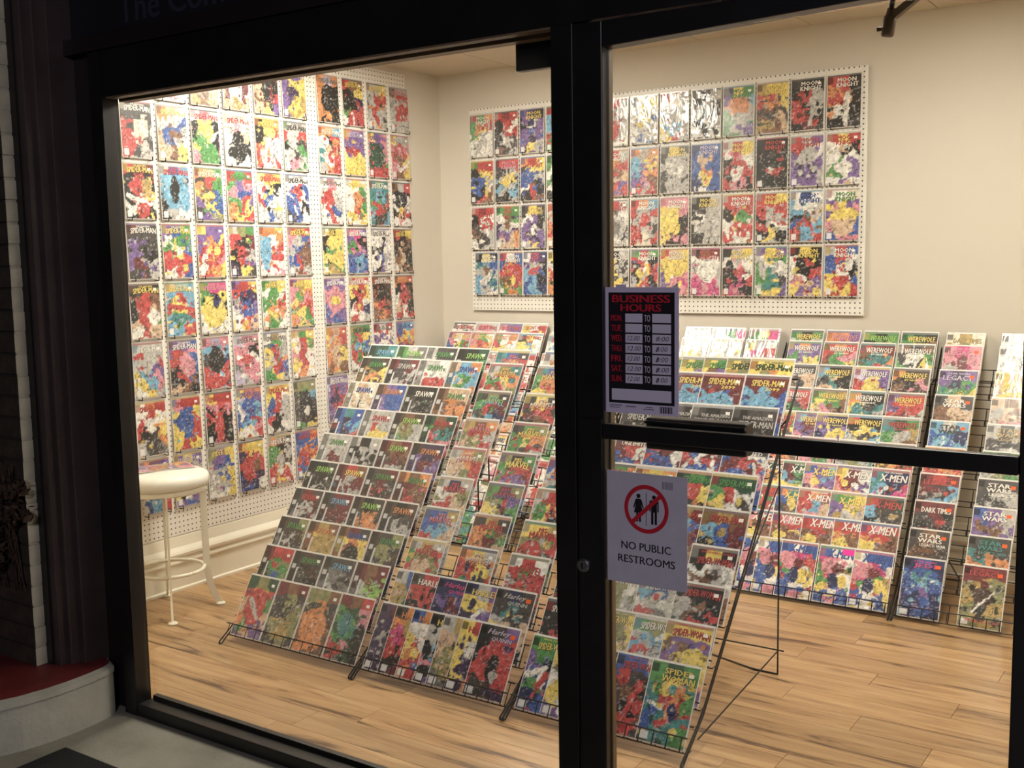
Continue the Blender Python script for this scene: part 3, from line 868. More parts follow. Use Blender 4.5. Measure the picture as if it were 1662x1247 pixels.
def cover_mesh(grid, tkey, tcol, nx, ny, style=None, tcol2=None, wrinkled=False, shapes=()):
    rows = full_grid(grid)
    U = np.linspace(0, 1, nx)[None, :].repeat(ny, 0)
    V = np.linspace(0, 1, ny)[:, None].repeat(nx, 1)   # 0 = top
    n1, n2 = smooth_noise(nx, ny, 4, 6), smooth_noise(nx, ny, 4, 6)
    n1b, n2b = smooth_noise(nx, ny, 10, 15), smooth_noise(nx, ny, 10, 15)
    fade = np.clip((V - .14) / .12, 0, 1)
    uu = np.clip(U * 3 + (n1 * .42 + n1b * .17) * fade, 0, 2.999).astype(int)
    # the title band is the top 22 percent, art rows share the rest
    vr = np.where(V < .20, V / .20, 1 + (V - .20) / .80 * 4)
    vv = np.clip(vr + (n2 * .52 + n2b * .20) * fade, 0, 4.999).astype(int)
    LUT = np.array([[PALL[ch] for ch in r] for r in rows])
    C = LUT[vv, uu]
    letters = np.array(sorted(set(''.join(rows[1:]))))
    acc = np.array([PALL[ch] for ch in letters])
    n3 = smooth_noise(nx, ny, 7, 11)
    pick = nprng.integers(0, len(acc))
    am = (n3 > 1.15) & (V > .22)
    C = np.where(am[..., None], acc[pick], C)
    pick2 = nprng.integers(0, len(acc))
    C = np.where(((n3 < -1.25) & (V > .22))[..., None], acc[pick2] * .8, C)
    du_, dv_ = U + n1b * .022, V + n2b * .016
    for sh in shapes:
        k, a = sh[0], sh[1:]
        if k == 'd':
            mk = ((du_ - a[0]) / a[2]) ** 2 + ((dv_ - a[1]) / a[3]) ** 2 < 1
        elif k == 'q':
            mk = (U > a[0]) & (U < a[2]) & (V > a[1]) & (V < a[3])
        else:
            ax, ay, bx_, by_ = a[0], a[1] * 1.55, a[2], a[3] * 1.55
            px_, py_ = du_, dv_ * 1.55
            L2 = (bx_ - ax) ** 2 + (by_ - ay) ** 2
            t_ = np.clip(((px_ - ax) * (bx_ - ax) + (py_ - ay) * (by_ - ay)) / L2, 0, 1)
            mk = np.hypot(px_ - ax - t_ * (bx_ - ax), py_ - ay - t_ * (by_ - ay)) < a[4] * .5 * (1 - .35 * t_)
        C = np.where(mk[..., None], PALL[a[-1]], C)
    ink = np.abs(smooth_noise(nx, ny, 8, 12)) < .055
    C = np.where((ink & (V > .24))[..., None], C * .25, C)
    fine = np.abs(smooth_noise(nx, ny, 15, 23)) < .07
    C = np.where((fine & (V > .24))[..., None], C * .42, C)
    pale = np.abs(smooth_noise(nx, ny, 13, 20)) < .06
    C = np.where((pale & (V > .24))[..., None], C * .55 + .30, C)
    hl = (smooth_noise(nx, ny, 15, 23) > 1.55) & (V > .24)
    C = np.where(hl[..., None], C * .5 + .36, C)
    C = C * (1 + .16 * smooth_noise(nx, ny, 14, 20))[..., None]
    if style == 'band':       # dark spine band with a thin white rule beside it
        C = np.where((U < .20)[..., None], C * .35 + .01, C)
        C = np.where(((U > .20) & (U < .255) & (V > .26))[..., None], .72, C)
        C = np.where(((U > .04) & (U < .16) & (V > .22) & (V < .30))[..., None], .62, C)
    elif style == 'corner':   # corner box of the classic covers and a white code box
        C = np.where(((U < .17) & (V < .16) & (V > .015))[..., None], C * .3 + .35 * acc[pick], C)
        if nprng.random() < .55:
            C = np.where(((U < .20) & (U > .04) & (V > .86) & (V < .965))[..., None], .78, C)
        C = np.where((V < .035)[..., None], acc[pick2] * .5 + .15, C)
    elif style == 'box':
        C = np.where(((U < .15) & (V < .14) & (V > .02))[..., None], C * .25, C)
        C = np.where(((U < .22) & (U > .03) & (V > .88) & (V < .975))[..., None], .78, C)
    C = np.clip(C, 0, 1)
    T = .0012
    X, Z = (U - .5) * CW, (1 - V) * CH + .0035
    Y = np.full_like(X, -T)
    vs = [np.stack([X, Y, Z], -1).reshape(-1, 3)]
    cs = [C.reshape(-1, 3)]
    idx = np.arange(nx * ny).reshape(ny, nx)
    q = np.stack([idx[1:, :-1], idx[1:, 1:], idx[:-1, 1:], idx[:-1, :-1]], -1).reshape(-1, 4)
    faces = [tuple(t) for t in q.tolist()]
    # paper edge
    x0, x1, z0, z1 = -CW / 2, CW / 2, .0035, .0035 + CH
    n0 = nx * ny
    e = np.array([(x0, -T, z0), (x1, -T, z0), (x1, -T, z1), (x0, -T, z1), (x0, 0, z0), (x1, 0, z0), (x1, 0, z1), (x0, 0, z1)], float)
    vs.append(e)
    cs.append(np.full((8, 3), .75))
    faces += [(n0 + 0, n0 + 4, n0 + 5, n0 + 1), (n0 + 1, n0 + 5, n0 + 6, n0 + 2), (n0 + 2, n0 + 6, n0 + 7, n0 + 3), (n0 + 3, n0 + 7, n0 + 4, n0 + 0)]
    n0 += 8
    tc1 = PALL.get(tcol, PALL['w'])
    lum = tc1.mean()
    shadow = np.array([.012, .011, .014]) if lum > .06 else np.array([.75, .73, .68])
    for li, (s, cu_, cv_, w_, h_, arch, shear) in enumerate(TT[tkey]):
        v, f, _ = text_geo(s, .034, shear, 1)
        col2 = PALL[tcol2] if tcol2 else tc1
        passes = ((-.0002, .010, -.007, shadow), (-.0004, 0, 0, None)) if h_ > .05 else ((-.0004, 0, 0, None),)
        for dy, du, dv, cc in passes:
            tu = cu_ + (v[:, 0] - .5) * w_ + du
            tv = cv_ + (v[:, 1] - .5) * h_ + dv + arch * (1 - (2 * v[:, 0] - 1) ** 2) - arch * .5
            P_ = np.stack([(tu - .5) * CW, -T + dy - v[:, 2] * .00006, tv * CH + .0035], -1)
            vs.append(P_)
            if cc is None:
                k = v[:, 1][:, None]
                cs.append(tc1 * k + col2 * (1 - k))
            else:
                cs.append(np.tile(cc, (len(v), 1)))
            faces += [tuple(i + n0 for i in t) for t in f]
            n0 += len(v)
    vs, cs = np.concatenate(vs), np.concatenate(cs)
    me = bpy.data.meshes.new('cover_print')
    me.from_pydata(vs.tolist(), [], faces)
    at = me.color_attributes.new('ink', 'FLOAT_COLOR', 'POINT')
    at.data.foreach_set('color', np.concatenate([cs, np.ones((len(cs), 1))], 1).astype(np.float32).ravel())
    me.materials.append(M_PRINTW if wrinkled else M_PRINT)
    return me


def board_mesh(mat_):
    b = MB()
    w2 = BW / 2
    b.box(-w2, w2, 0, .0006, 0, BHt)
    me = b.mesh('backing_board', mat_)
    at = me.color_attributes.new('ink', 'FLOAT_COLOR', 'POINT')
    at.data.foreach_set('color', np.tile(np.array([.80, .78, .74, 1], np.float32), len(b.v)))
    return me


ME_BOARD = board_mesh(M_BOARD)
ME_STICK = MB().box(-.0085, .0085, -.0018, -.0012, -.006, .006).mesh('price_sticker', M_STICK)
ME_STICKO = MB().box(-.010, .010, -.0018, -.0012, -.0075, .0075).mesh('price_sticker', M_STICKO)
ME_STICKP = MB().box(-.026, .026, -.0018, -.0012, -.013, .013).mesh('price_sticker', mat('pink_price_sticker', (255, 60, 170), .5))
_labels = {}


def colour_words(rows, tcol):
    cnt = {}
    for r in rows[1:]:
        for ch in r:
            w = PALN[ch]
            cnt[w] = cnt.get(w, 0) + 1
    s = sorted(cnt, key=lambda k: -cnt[k])
    return s[0], (s[1] if len(s) > 1 else None)


def comic(token, default, loc, rot, place, group, style=None, hi=False, sticker='w', wrinkled=False, key=None):
    parts = token.split('.')
    grid = parts[0]
    tcol = parts[1] if len(parts) > 1 and parts[1] else 'w'
    tkey = parts[2] if len(parts) > 2 and parts[2] else default
    tcol2 = None
    if len(tcol) > 1:
        tcol, tcol2 = tcol[0], tcol[1]
    e = empty('comic_book', loc, rot)
    link('backing_board', ME_BOARD, e)
    nx, ny = (42, 64) if hi else (34, 52)
    link('cover_print', cover_mesh(grid, tkey, tcol, nx, ny, style, tcol2, wrinkled, SHAPES.get(key, SHAPES.get((key[0], key[1], '*'), ())) if key else ()), e)
    if sticker:
        link('price_sticker', {'w': ME_STICK, 'o': ME_STICKO, 'p': ME_STICKP}[sticker], e, (.060 if sticker != 'p' else .045, 0, .232 if sticker != 'p' else .243))
    a, b = colour_words(full_grid(grid), tcol)
    look = (a + ' and ' + b) if b and len((a + ' ' + b).split()) < 3 else a
    if tkey != 'NO':
        lab = f"{look} comic, {PALN[tcol].split()[-1]} title, {place}"
    else:
        lab = f"{look} comic without visible title, {place}"
    if len(lab.replace(',', ' ').split()) > 16:
        lab = f"{a} comic, {place}"
    assert lab not in _labels, lab
    _labels[lab] = 1
    tag(e, lab, 'comic', group)
    return e


jr = random.Random(21)


def jit(a):
    return jr.uniform(-a, a)


# --- side pegboard, 10 columns (window end first), 8 rows; '-' = nothing there
SIDE = [
    ['-', 'wwwwlwwwwwpwwpw.r', 'uuuuYufYuuYfYuf.y', 'RRRRwRRwRRwRfYf.r', 'fukukRfkkukrfyv.y', 'vvvvyyvVyvyYvYy.w', 'oiookkokkookokk.g', 'ruukkykkBnkrwrr.y', 'llylrrKrllrllo.y', 'ulllrrlrrlrllll.p'],
    ['KKKKKKrcKrcKrKl.w', 'olwwlbfblfuwfuy.y', 'wpwkyknywynkpnn.r', 'cccwpcwkfwkkwkw.r', 'kookyrrrwrowrwr.y', 'lllrlrklKlKnlpl.K', 'ooswkrwfotwrlor.c', 'ovvvvvvrvyyyyyy.i', 'yvppNpNNpNrnrrr.v', 'yllprpruypwwpuy.l'],
    ['rRRkrkkrywrwkrk.y', 'lbssskskskssklw.r', 'oonKrnoubvybKve.c', 'rnrnvppbvnryoyr.n', 'yoywykrbwlwywbl.r', 'wwwwrbbrwbwkKbw.K', 'wpwwrwrrlwrbwrw.g', 'wywwwnwonwrnywy.y', 'tnttstntrsrNtKs.w', 'ulrkkrwkwkyrwpw.r.NO'],
    ['RKKKKKvKkvRlKKl.w', 'vbnwnnnwbryrwrb.y', 'yvvvoyryrwrproy.r.NO', 'lenrkRrRlkrvVyK.r.NO', 'ooyswobfrsowwwp.o', 'rRrplblbubrulrl.y', 'wkykyyknyykyyYn.y', 'pPvvPknpvbvsbsb.w', 'wwwwkwkbwwblkvw.k', 'rkykkukfkufkfku.y'],
    ['Kkkkrukrffrnwrf.y', 'fsssrsryrsnsssr.y', 'nPPnkyyBkykwwlw.p', 'vryrBVlbvwrfyof.r', 'neywnwnorwyoonw.y', 'vYypnoyepnyroyn.y', 'vvvvpvpfpbpvvbv.w', 'rrryrykrwwrBrwl.w', 'uuukkUurkoruuou.w', 'oorkrkwrufrkrwr.o'],
    ['lllrlrllvyspwyl.w', 'vvbrpprpbkrbfuk.w', 'pspsksKkBrsrrwr.p', 'ippppkprwgppilp.k', 'wYwgnlyrolrbnyl.g', 'fnywrnprwyrwwow.c.NO', 'olryorofuofyuou.o', 'eennryrsbrkswrk.N', 'rwrwvwvwvwkwkww.g', 'vssbyoyoybvrsfs.b'],
    ['worwrwrwykKolKg.r', 'prrybybsrybryry.r', 'yrrpprkrkrPkKpk.r', 'yooibvwbsbspywr.v', 'yyyyrwbrlrklwkw.r', 'eeeensKkKKkknyy.n.NO', 'ivvvrvvVrvrvviv.w', '-', '-', '-'],
    ['ouvpoowlbsbrwsr.v', 'vyvyvlwkwkwkvbv.i', 'evylvbrbyllywwy.y', 'oyyVrrrfrVrVbBw.y', 'ouKnklnlKrowryr.w', 'bbobobororbyby.r', '-', '-', '-', '-']]
TILTW = math.radians(2.2)
for r, row_ in enumerate(SIDE):
    for c_, tok in enumerate(row_):
        if tok == '-':
            continue
        ytop = 3.1826 + c_ * .2035 + (.0587 if c_ > 5 else 0)
        zt = 2.6346 - r * .2794
        yc = ytop + BW / 2 + .006
        z0 = zt - BHt * math.cos(TILTW) - .002
        place = f"{WORDN[r]} row down, {WORDN[c_]} from window, side pegboard"
        comic(tok, 'SM', (XL + .0195, yc + jit(.002), z0), (-TILTW, jit(.008), math.pi / 2), place, 'comics on the side pegboard', 'corner', sticker='w' if (r + c_) % 3 else None, key=('S', r, c_))
# hooks that hold them: small bent wires, parts of the board
hook = MB().tube([(0, 0, 0), (0, -.030, -.001), (0, -.030, .016)], .0022, 5).mesh('peg_hook', M_WIRE)
for r, row_ in enumerate(SIDE):
    for c_, tok in enumerate(row_):
        if tok == '-':
            continue
        yb_ = 3.1826 + c_ * .2035 + (.0587 if c_ > 5 else 0) + BW / 2 + .006 - 3.170
        zb_ = 2.6346 - r * .2794 - BHt - .0070 - .272
        for dx in (-.064, .066):
            link('peg_hook', hook, peg, (yb_ + dx, -.006, zb_))

# --- back pegboard, 13 columns (corner first), 4 rows
BACK = [
    ['rnonornywwlwlww.w', 'rRrkrwKlrklKuKl.r', 'vBkkwvvbvvVlVyl.y', 'rrrsrssnsrsrnss.w', 'BbbkbrwbkbvbBwb.w', 'lrlwlwrrlnrlwlw.l.NO', 'lwywywlyLwlwlbl.l.NO', 'rwlwwlslslslyrl.l.NO', 'lKlKlKlKllklwl.l.NO', 'Vynvososlnlnnlv.n', 'YyyroyKuKuKfYuf.y', 'KkkkrlrklrrkkRK.w', 'rrkorkrokowkkkK.w'],
    ['nrrkyybblbkwkru.r', 'rrrKllKykslsKkl.p', 'oryKyybblwbkkru.r', 'nnnwnwnklwnwkln.w', 'rurfufKrKwfwrrr.y', 'nrlrorrufvrvuvr.w', 'oloslysvovpurlr.f', 'KyKKlllwlKlKKll.y', 'BbbbfbbobbybBwb.i', 'lrywpwkrwkwrrpk.y', 'kkkkkkkKkkrkkkk.r', 'rlvrlwvlvvVvvvl.r', 'ryrwfkwkwnwvwvw.r'],
    ['rRrkrwKlruKlwKl.r', 'nrnwunVlwVvolfo.n', 'KyKwvkvwlvVvlyv.y', 'rorlrlorfrlrfof.w', 'sbswbkklwbwkbsb.r', 'rrlKgwgwlglKKwl.r', 'rosrlrlrlrlKrcr.w', 'pppyypyykyykykp.w', 'kklkKlkwlkllkkl.y', 'rrrrrrkynwrrrwr.w', 'rryrlrklrrlwkyk.y', 'wBwswlkufbrsrsr.b', 'wwcvyvyfypfbbpp.n'],
    ['kyktsblulswtslw.w', 'rwbbobrrruyrnon.w', 'wrBvlksrkbskbsB.v', 'yoywkyrkwykyowk.r', 'yyyykyoywykyyoy.r', 'lklKyKlKlkyklwl.w', 'nrnrwkkyrlrkyrv.w', 'rfyyoyywpvpPvVp.c', 'kuRwlwlwlPPPPpP.r', 'klywpwkrwkPrrpk.y', 'vyvlwnntwntKnyv.y', 'kykwkkwkrpfvyvy.y', 'lrbbrwbwkyrboyr.w']]
for r, row_ in enumerate(BACK):
    for c_, tok in enumerate(row_):
        tok = tok.replace('L', 'l')
        sx = -4.066 + c_ * .1862 + ((.022, .018, .010)[c_] if r == 3 and c_ < 3 else 0)
        zt = 2.489 - r * .2815
        place = f"{WORDN[r]} row down, {WORDN[c_]} from corner, back pegboard"
        glare_bag = r == 0 and 5 <= c_ <= 8  # pale art on these four paints in the glare of their loose bags
        comic(tok, 'MK', (sx + BW / 2, YB - .036, zt - BHt), (-TILTW, jit(.006), 0), place, 'comics on the back pegboard', 'corner', sticker=None if glare_bag else ('w' if (r + c_) % 2 else None), wrinkled=glare_bag, key=('K', r, c_))
        for dx in (-.06, .062):
            link('peg_hook', hook, pegb, (sx + BW / 2 + dx + 4.075, -.006, zt - BHt - .0050 - 1.280))

# ---------------------------------------------------------------- wire racks
TH = math.radians(31.0)


def rack(x0, x1, ytop1, dY, zt1, dz, label, yrow0, zrow0, back=True):
    """tilted wire rack: two sloping side frames, rear legs, ten wire tiers. Returns list of the ten comic top-edge points"""
    tops = [(yrow0, zrow0)] + [(ytop1 - dY * i, zt1 - dz * i) for i in range(9)]
    th = TH if back is True else back
    base = [(yy - BHt * math.sin(th), zz - BHt * math.cos(th)) for yy, zz in tops]
    e = empty('magazine_rack', ((x0 + x1) / 2, base[-1][0], 0))
    tag(e, label, 'display rack', 'wire comic racks')
    cx, cy = (x0 + x1) / 2, base[-1][0]
    hw = (x1 - x0) / 2
    sl = (base[1][0] - base[9][0]) / (base[1][1] - base[9][1])
    ry = lambda z: base[9][0] - cy + .036 + sl * (z - base[9][1])
    zt = tops[1][1] - .02
    for s in (-1, 1):
        X = s * (hw + .006)
        m = MB()
        m.tube([(X, ry(zt), zt), (X, ry(.16), .16), (X, ry(.10) - .014, .10), (X, ry(0) - .054, .014), (X, ry(0) - .057, .007), (X, ry(0) - .053, .0034), (X, ry(0) - .044, .0030), (X, ry(0) - .036, .006), (X, ry(0) - .028, .014), (X, ry(.10) + .024, .115), (X, ry(.55) + .026, .55), (X, ry(zt) + .008, zt)], .0031, 6)
        m.build('side_frame', M_WIRE, e)
        yb = ry(.975) + .002
        lg = MB()
        Xi = s * (hw - .019)
        lg.tube([(X, ry(.985) + .004, .985), (Xi, yb, .955), (Xi, yb + .004, .004), (Xi - s * .10, yb + .004, .004), (Xi - s * .115, ry(.28) + .02, .28)], .0034, 6)
        lg.build('rear_leg', M_WIRE, e)
        MB().tube([(X, ry(.06) + .02, .05), (Xi, yb + .002, .095)], .0028, 5).build('side_brace', M_WIRE, e)
        MB().tube([(Xi, yb, .74), (X, ry(.52) + .024, .52)], .0028, 5).build('upper_brace', M_WIRE, e)
    yb = ry(.975) - .016
    MB().tube([(-hw - .006, yb + .018, .10), (hw + .006, yb + .018, .10)], .003, 5).build('cross_bar', M_WIRE, e)
    MB().tube([(-hw - .006, ry(zt) + .002, zt), (hw + .006, ry(zt) + .002, zt)], .0036, 6).build('top_bar', M_WIRE, e)
    d = Vector((0, math.sin(th), math.cos(th)))
    nrm = Vector((0, -math.cos(th), math.sin(th)))
    for i, (by, bz) in enumerate(base):
        b0 = Vector((0, by - cy, bz))
        m = MB()
        lip = .044 if i == 9 else .020
        f0 = b0 + nrm * (.026 if i == 9 else (.0185 if th > .5 else .0152)) - d * .004
        k0 = b0 - nrm * .005 - d * .004
        ft = f0 + d * lip
        kt = k0 + d * .085
        for p_, r_ in ((ft, .0026), (kt, .0024), (k0, .0022)):
            m.tube([(-hw - .006, p_.y, p_.z), (hw + .006, p_.y, p_.z)], r_, 5)
        nw = 14 if i == 9 else 7
        for q in range(nw):
            x = -hw + .012 + (2 * hw - .024) * q / (nw - 1)
            m.tube([(x, ft.y, ft.z), (x, f0.y, f0.z), (x, k0.y, k0.z), (x, kt.y, kt.z)], .0020, 4)
        # end struts reaching the sloping frame
        for s in (-1, 1):
            m.tube([(s * (hw + .004), k0.y, k0.z), (s * (hw + .004), ry(k0.z), k0.z)], .0022, 4)
        m.build('tier_grating', M_WIRE, e)
    return tops, th


def fill(tops, th, row, toks, xs, default, rackname, group, style, stickers='w', wrink=(), overlap=False, order='first'):
    yy, zz = tops[row]
    d = (math.sin(th), math.cos(th))
    by, bz = yy - BHt * d[0], zz - BHt * d[1]
    for j, tok in enumerate(toks):
        if tok == '-':
            continue
        off = .0026 * j if overlap else 0
        loc = (xs[j] + BW / 2, by - math.cos(th) * off, bz + math.sin(th) * off)
        place = f"{WORDN[row]} tier down, {WORDN[j]} from corner, {rackname}"
        s = stickers[j % len(stickers)] if stickers else None
        s = None if s == '-' else s
        comic(tok, default, loc, (-th, jit(.0015 if overlap or 'corner rack' in rackname or 'doorpost' in rackname else .003), 0), place, group, style, hi=True, sticker=s, wrinkled=j in wrink, key=(rackname, row, j))


# rack A: front row, beside the stool
tA, thA = rack(-3.525, -2.805, 3.905, .0945, 1.142, .1097, 'black wire rack beside the stool holding dark comics', 3.965, 1.197)
A = [
    ['NNtNtNNtN.s', 'nlgngnlgn.G', 'lKKlKKKlK.n', 'kkNkNnknk.G'],
    ['UNUYoyYoUuYu.n', 'RKRKKlKlKRKK.l', 'llwwlwwrrlrr.n', 'fsosnsofofof.b'],
    ['cfcccffccfkf.b', 'uvbvbbvbbbvb.o', 'kkkKkKkkKkNk.w', 'uffuoufuoouu.n'],
    ['btbbVsBVrVrB.s.NO', 'llllrllryryl.r', 'UuUKelUneUeU.G', 'NuNnRtNrpNtr.r'],
    ['lllllllllLRR.n', 'lklklklkllkl.k.NO', 'RuRURuRlURRu.G', 'UVVvVRVRvVvU.o'],
    ['kkKkkkkwKwlk.G', 'RruRlRsRllRs.y', 'KURURKRKUlRr.n', 'ououRuRrurRl.n'],
    ['KRKKlRlRlKRK.r', 'KRRRKRKRlRRK.s', 'UkKKoKKooKfo.G', 'UkUKlKKKllKK.o'],
    ['UKeKlUlKUUlK.n', 'uYuoyYYoYuYu.o', 'uRKyoyoKoyoy.b', 'UKeUeKKeUeKV.n'],
    ['RrrkneebnkbkkKk.r', 'KUKKkUKKkkKUKkK.n', 'KKKggKlKgKlKgKl.s', 'RuRRuGlGGuyRRuR.R.NO'],
    ['NeNrorfrnorfnfv.e.NO', 'RuRKeKKKeeYeKeK.R.NO', 'eeuKoKooUuouoou.Y.NO', 'RurnNpNntnpNrNk.R.NO']]
for r, toks in enumerate(A):
    toks = [t.replace('L', 'l') for t in toks]
    fill(tA, thA, r, toks, [-3.520 + .1775 * j for j in range(4)], 'SP', 'front rack by stool', 'comics on the rack by the stool', 'band' if r < 9 else None)

# rack B: middle of the front row
tB, thB = rack(-2.782, -2.098, 3.905, .0945, 1.142, .1097, 'black wire rack in the middle of the front row', 3.965, 1.197)
XB = [-2.772, -2.522, -2.288]
B = [
    ['tbKtyrsKg.rp', 'lrbRrbrKb.ry', 'nlrrolyKr.r'],
    ['letnyorfetsusKg.yr', 'tbtnooyroyfynyl.oy', 'ueonrysnotye.ry'],
    ['KeKnrRKsBfuffru.Gs', 'KyKRrrkukfeyuyf.wr', 'lnetyrKoeunl.yo'],
    ['YuoerlferuefnfU.pr', 'KnenyorKreKlueK.yo', 'rynKrorynleu.wr'],
    ['loeforfersvltKu.wr', 'eknnrrrvRVvrvrs.y', 'bsnlrotKbsen.r'],
    ['lBlwferrfwewfrw.r', 'nReervyRnlyBgle.rb', 'lrlnyrrrkYkeKol.r'],
    ['bbYbslrrfKglsKl.pr', 'KYKonerRneufYuf.r', 'yyYeerrrKleknke.r'],
    ['lYlnerrfeeyuuef.r', 'oylryorKrntYrNB.wr', 'wrwrnrlrrYkKleu.r']]
for r, toks in enumerate(B):
    fill(tB, thB, r, toks, XB, 'MM', 'middle front rack', 'comics on the middle front rack', 'corner')
fill(tB, thB, 8, ['lbeYerfNreYr.r.NO', 'KrrrrkkkrkrkkrK.w.HA', 'BBBvbBBRBrBBBvB.P.HQ', 'BlvyyoVwvkorrvy.y.HA', 'KBKKtKlKfyKfyfK.l.HQ'], [-2.772, -2.690, -2.560, -2.425, -2.282], 'HQ', 'middle front rack', 'comics on the middle front rack', 'box', ['-', '-', '-', 'o', 'o'], overlap=True)
fill(tB, thB, 9, ['VRVVVVVVVVVlVKV.l.NO', 'KoKoYkPrkrkPkRr.o.HA', 'borwwwyrrrbrorr.o.HA', 'ksylwrkskpvpkvl.y.HA', 'lYtfYefeYeYKggK.f.NO', 'yryyywywVyVVVoy.r.HA', 'kKvkrrrrrrlrKUV.i.HQ'], [-2.776, -2.698, -2.610, -2.520, -2.458, -2.372, -2.286], 'HQ', 'middle front rack', 'comics on the middle front rack', 'box', ['-', '-', '-', '-', '-', '-', 'o'], overlap=True)

# rack C: front row, behind the door signs
tC, thC = rack(-2.074, -1.412, 3.905, .0945, 1.142, .1097, 'black wire rack behind the signs on the door', 3.965, 1.197)
gC = 'comics on the rack behind the door signs'
nC = 'rack behind door signs'


def spread(nn, a=-2.066, b=-1.400 - BW):
    return [a + (b - a) * j / (nn - 1) for j in range(nn)]


fill(tC, thC, 0, ['yeynvyegnyvn.n', 'enyvgyvygnyv.n', 'yenlvyvgeyen.n', 'yneuvyevgney.n', 'yYyYeyuyYyeY.N', 'yyyeoyynryeo.N'], spread(6, -2.066, -1.582), 'SM', nC, gC, 'corner', overlap=True)
for t, toks in ((1, ['RRRsbsbsRsbr.y', 'RRRRsbbsbRbs.y', 'RRRsbRsbsbrs.y', 'RRRssbbsbsrR.y']),):
    fill(tC, thC, t, toks, [-2.05, -1.88, -1.755, -1.580], 'S9', nC, gC, 'corner', overlap=True)
fill(tC, thC, 2, ['KkKKkkklkkKk.l', 'KKkkKkkkKlkk.l', 'KkKkKkKklkkK.l', 'kKKkkKkKkkgk.l'], [-2.05, -1.900, -1.755, -1.588], 'AS', nC, gC, 'corner', overlap=True)
fill(tC, thC, 3, ['RKRRrwbrRbRp.w', 'KRRrRwbbRRbp.w', 'RKKrwRRbrbpR.w', 'RRKRrwbRrbbp.w'], [-2.03, -1.895, -1.740, -1.580], 'SU', nC, gC, 'corner', overlap=True)
fill(tC, thC, 4, ['onoryrKwknyB.r', 'oyooruKrlykw.y', 'NnNorywkyKwk.n', 'NNNnrwywKKwB.n'], [-2.05, -1.90, -1.730, -1.590], 'S1', nC, gC, 'corner', overlap=True)
fill(tC, thC, 5, ['wywnlwkrwlyk.r', 'YRYuYusruRuY.r', 'YYRusbrsRuYu.r', 'uYusbRkrbuYR.r'], [-2.05, -1.88, -1.735, -1.582], 'S1', nC, gC, 'corner', overlap=True)
fill(tC, thC, 6, ['wnwrllkrlwrw.r', 'lrllkrwlrlwl.r', 'kykwlwuUlwlu.r'], [-2.05, -1.82, -1.585], 'SWN', nC, gC, 'corner')
fill(tC, thC, 7, ['kkrkrkrkokkr.w', 'eewlelwelewl.w', 'sblwlwrglwlw.w', 'kkkluklkrNrk.r'], [-2.064, -1.90, -1.735, -1.590], 'SW', nC, gC, 'corner', overlap=True)
fill(tC, thC, 8, ['koRkkrkrkkrk.w', 'kNkrkkNrkkkr.w', 'feyyefrwylse.y', 'neelswrlslws.w', 'yyyuvvvyovyo.r'], [-2.066, -1.96, -1.845, -1.705, -1.585], 'SW', nC, gC, 'corner', overlap=True)
fill(tC, thC, 9, ['nnnvnkwBvnrvBbn.y', 'ywyylwwrwylyvwy.k', 'kKekKrwrkbkrkrK.w.SW2', 'bblrKkKukvkrkrK.r', 'nNnnyttrnbtrNtn.y.SW2'], [-2.066, -1.962, -1.835, -1.722, -1.590], 'SW', nC, gC, 'box', overlap=True)

# back row along the far wall
thR = math.radians(27.0)
BK = dict(ytop1=5.505, dY=.0800, zt1=1.150, dz=.1112)
tD, thD = rack(-4.228, -3.506, 5.505, .080, 1.150, .1112, 'black wire rack in the far room corner', 5.555, 1.206, thR)
gD = 'comics on the far corner rack'
nD = 'far corner rack'
XD = [-4.221 + .1775 * j for j in range(4)]
D = [['wlwlklwlw.r.SE', 'pplwpplpw.r.SE', 'pvvwpvvpw.r.SE', 'ywrwryryw.r.SE2'],
     ['pwpbynsbrwrp.y.SE', 'pnworywoywro.y.SE', 'nworywyoywoy.o.SE', 'kywyswywrlwr.r.SE2'],
     ['-', '-', 'wrwlrwrwlwrw.r.SE', 'ywrlrwsrwwlr.r.SE2'], ['-', '-', 'oywrowlwokol.o.SE', 'wrwlwrrwlwrl.r.SE'],
     ['-', '-', 'rwlrwlkewlrw.r.SE', 'wslbwsrwbwsl.r.SE'], ['-', '-', 'ookwlwrwPlwn.r.SE', 'ofowofrwofwo.r.SE'],
     ['-', '-', 'nysPbwvsPwlv.w.SE', 'woywlwbwowlw.b.SE'], ['-', '-', 'wvVvVvwVwvwv.w.SE', 'wpwrwpnwplwp.r.SE'], ['-', '-', 'nwngnwnrwnwn.r.SE', 'lwrwlwlrwwlr.n.SE'], ['-', '-', 'GnwnGwnGnwnG.w.SE', 'twrntwtnwrtw.r.SE']]
for r, toks in enumerate(D):
    fill(tD, thD, r, toks, XD, 'SE', nD, gD, 'corner', [None] and ['-'])
tD2, thD2 = rack(-3.482, -2.802, 5.505, .080, 1.150, .1112, 'black wire rack on the back wall behind the doorpost', 5.555, 1.206, thR)
XD2 = [-3.474 + .1780 * j for j in range(4)]
for r, toks in enumerate([['wrlwlr.r', 'wlrlwl.r'], ['lwlwsb.r', 'owlwow.r'], ['woywkwow.r', 'wslwbw.b'], ['kwlkwl.k', 'lwwrlw.r'], ['rwbwbw.r', 'wrswlw.r'], ['oywoyk.o', 'wkwlkw.r'], ['bsrwbs.r', 'wnwlnw.n'], ['woyswo.b', 'prwpwr.r']]):
    fill(tD2, thD2, r, toks, XD2, 'SE', 'back rack behind doorpost', 'comics on the back rack behind the doorpost', 'corner', ['-'])
tE, thE = rack(-2.775, -2.042, 5.505, .080, 1.150, .1112, 'black wire rack on the back wall behind the hours sign', 5.555, 1.206, thR)
XE = [-2.605, -2.425, -2.232]
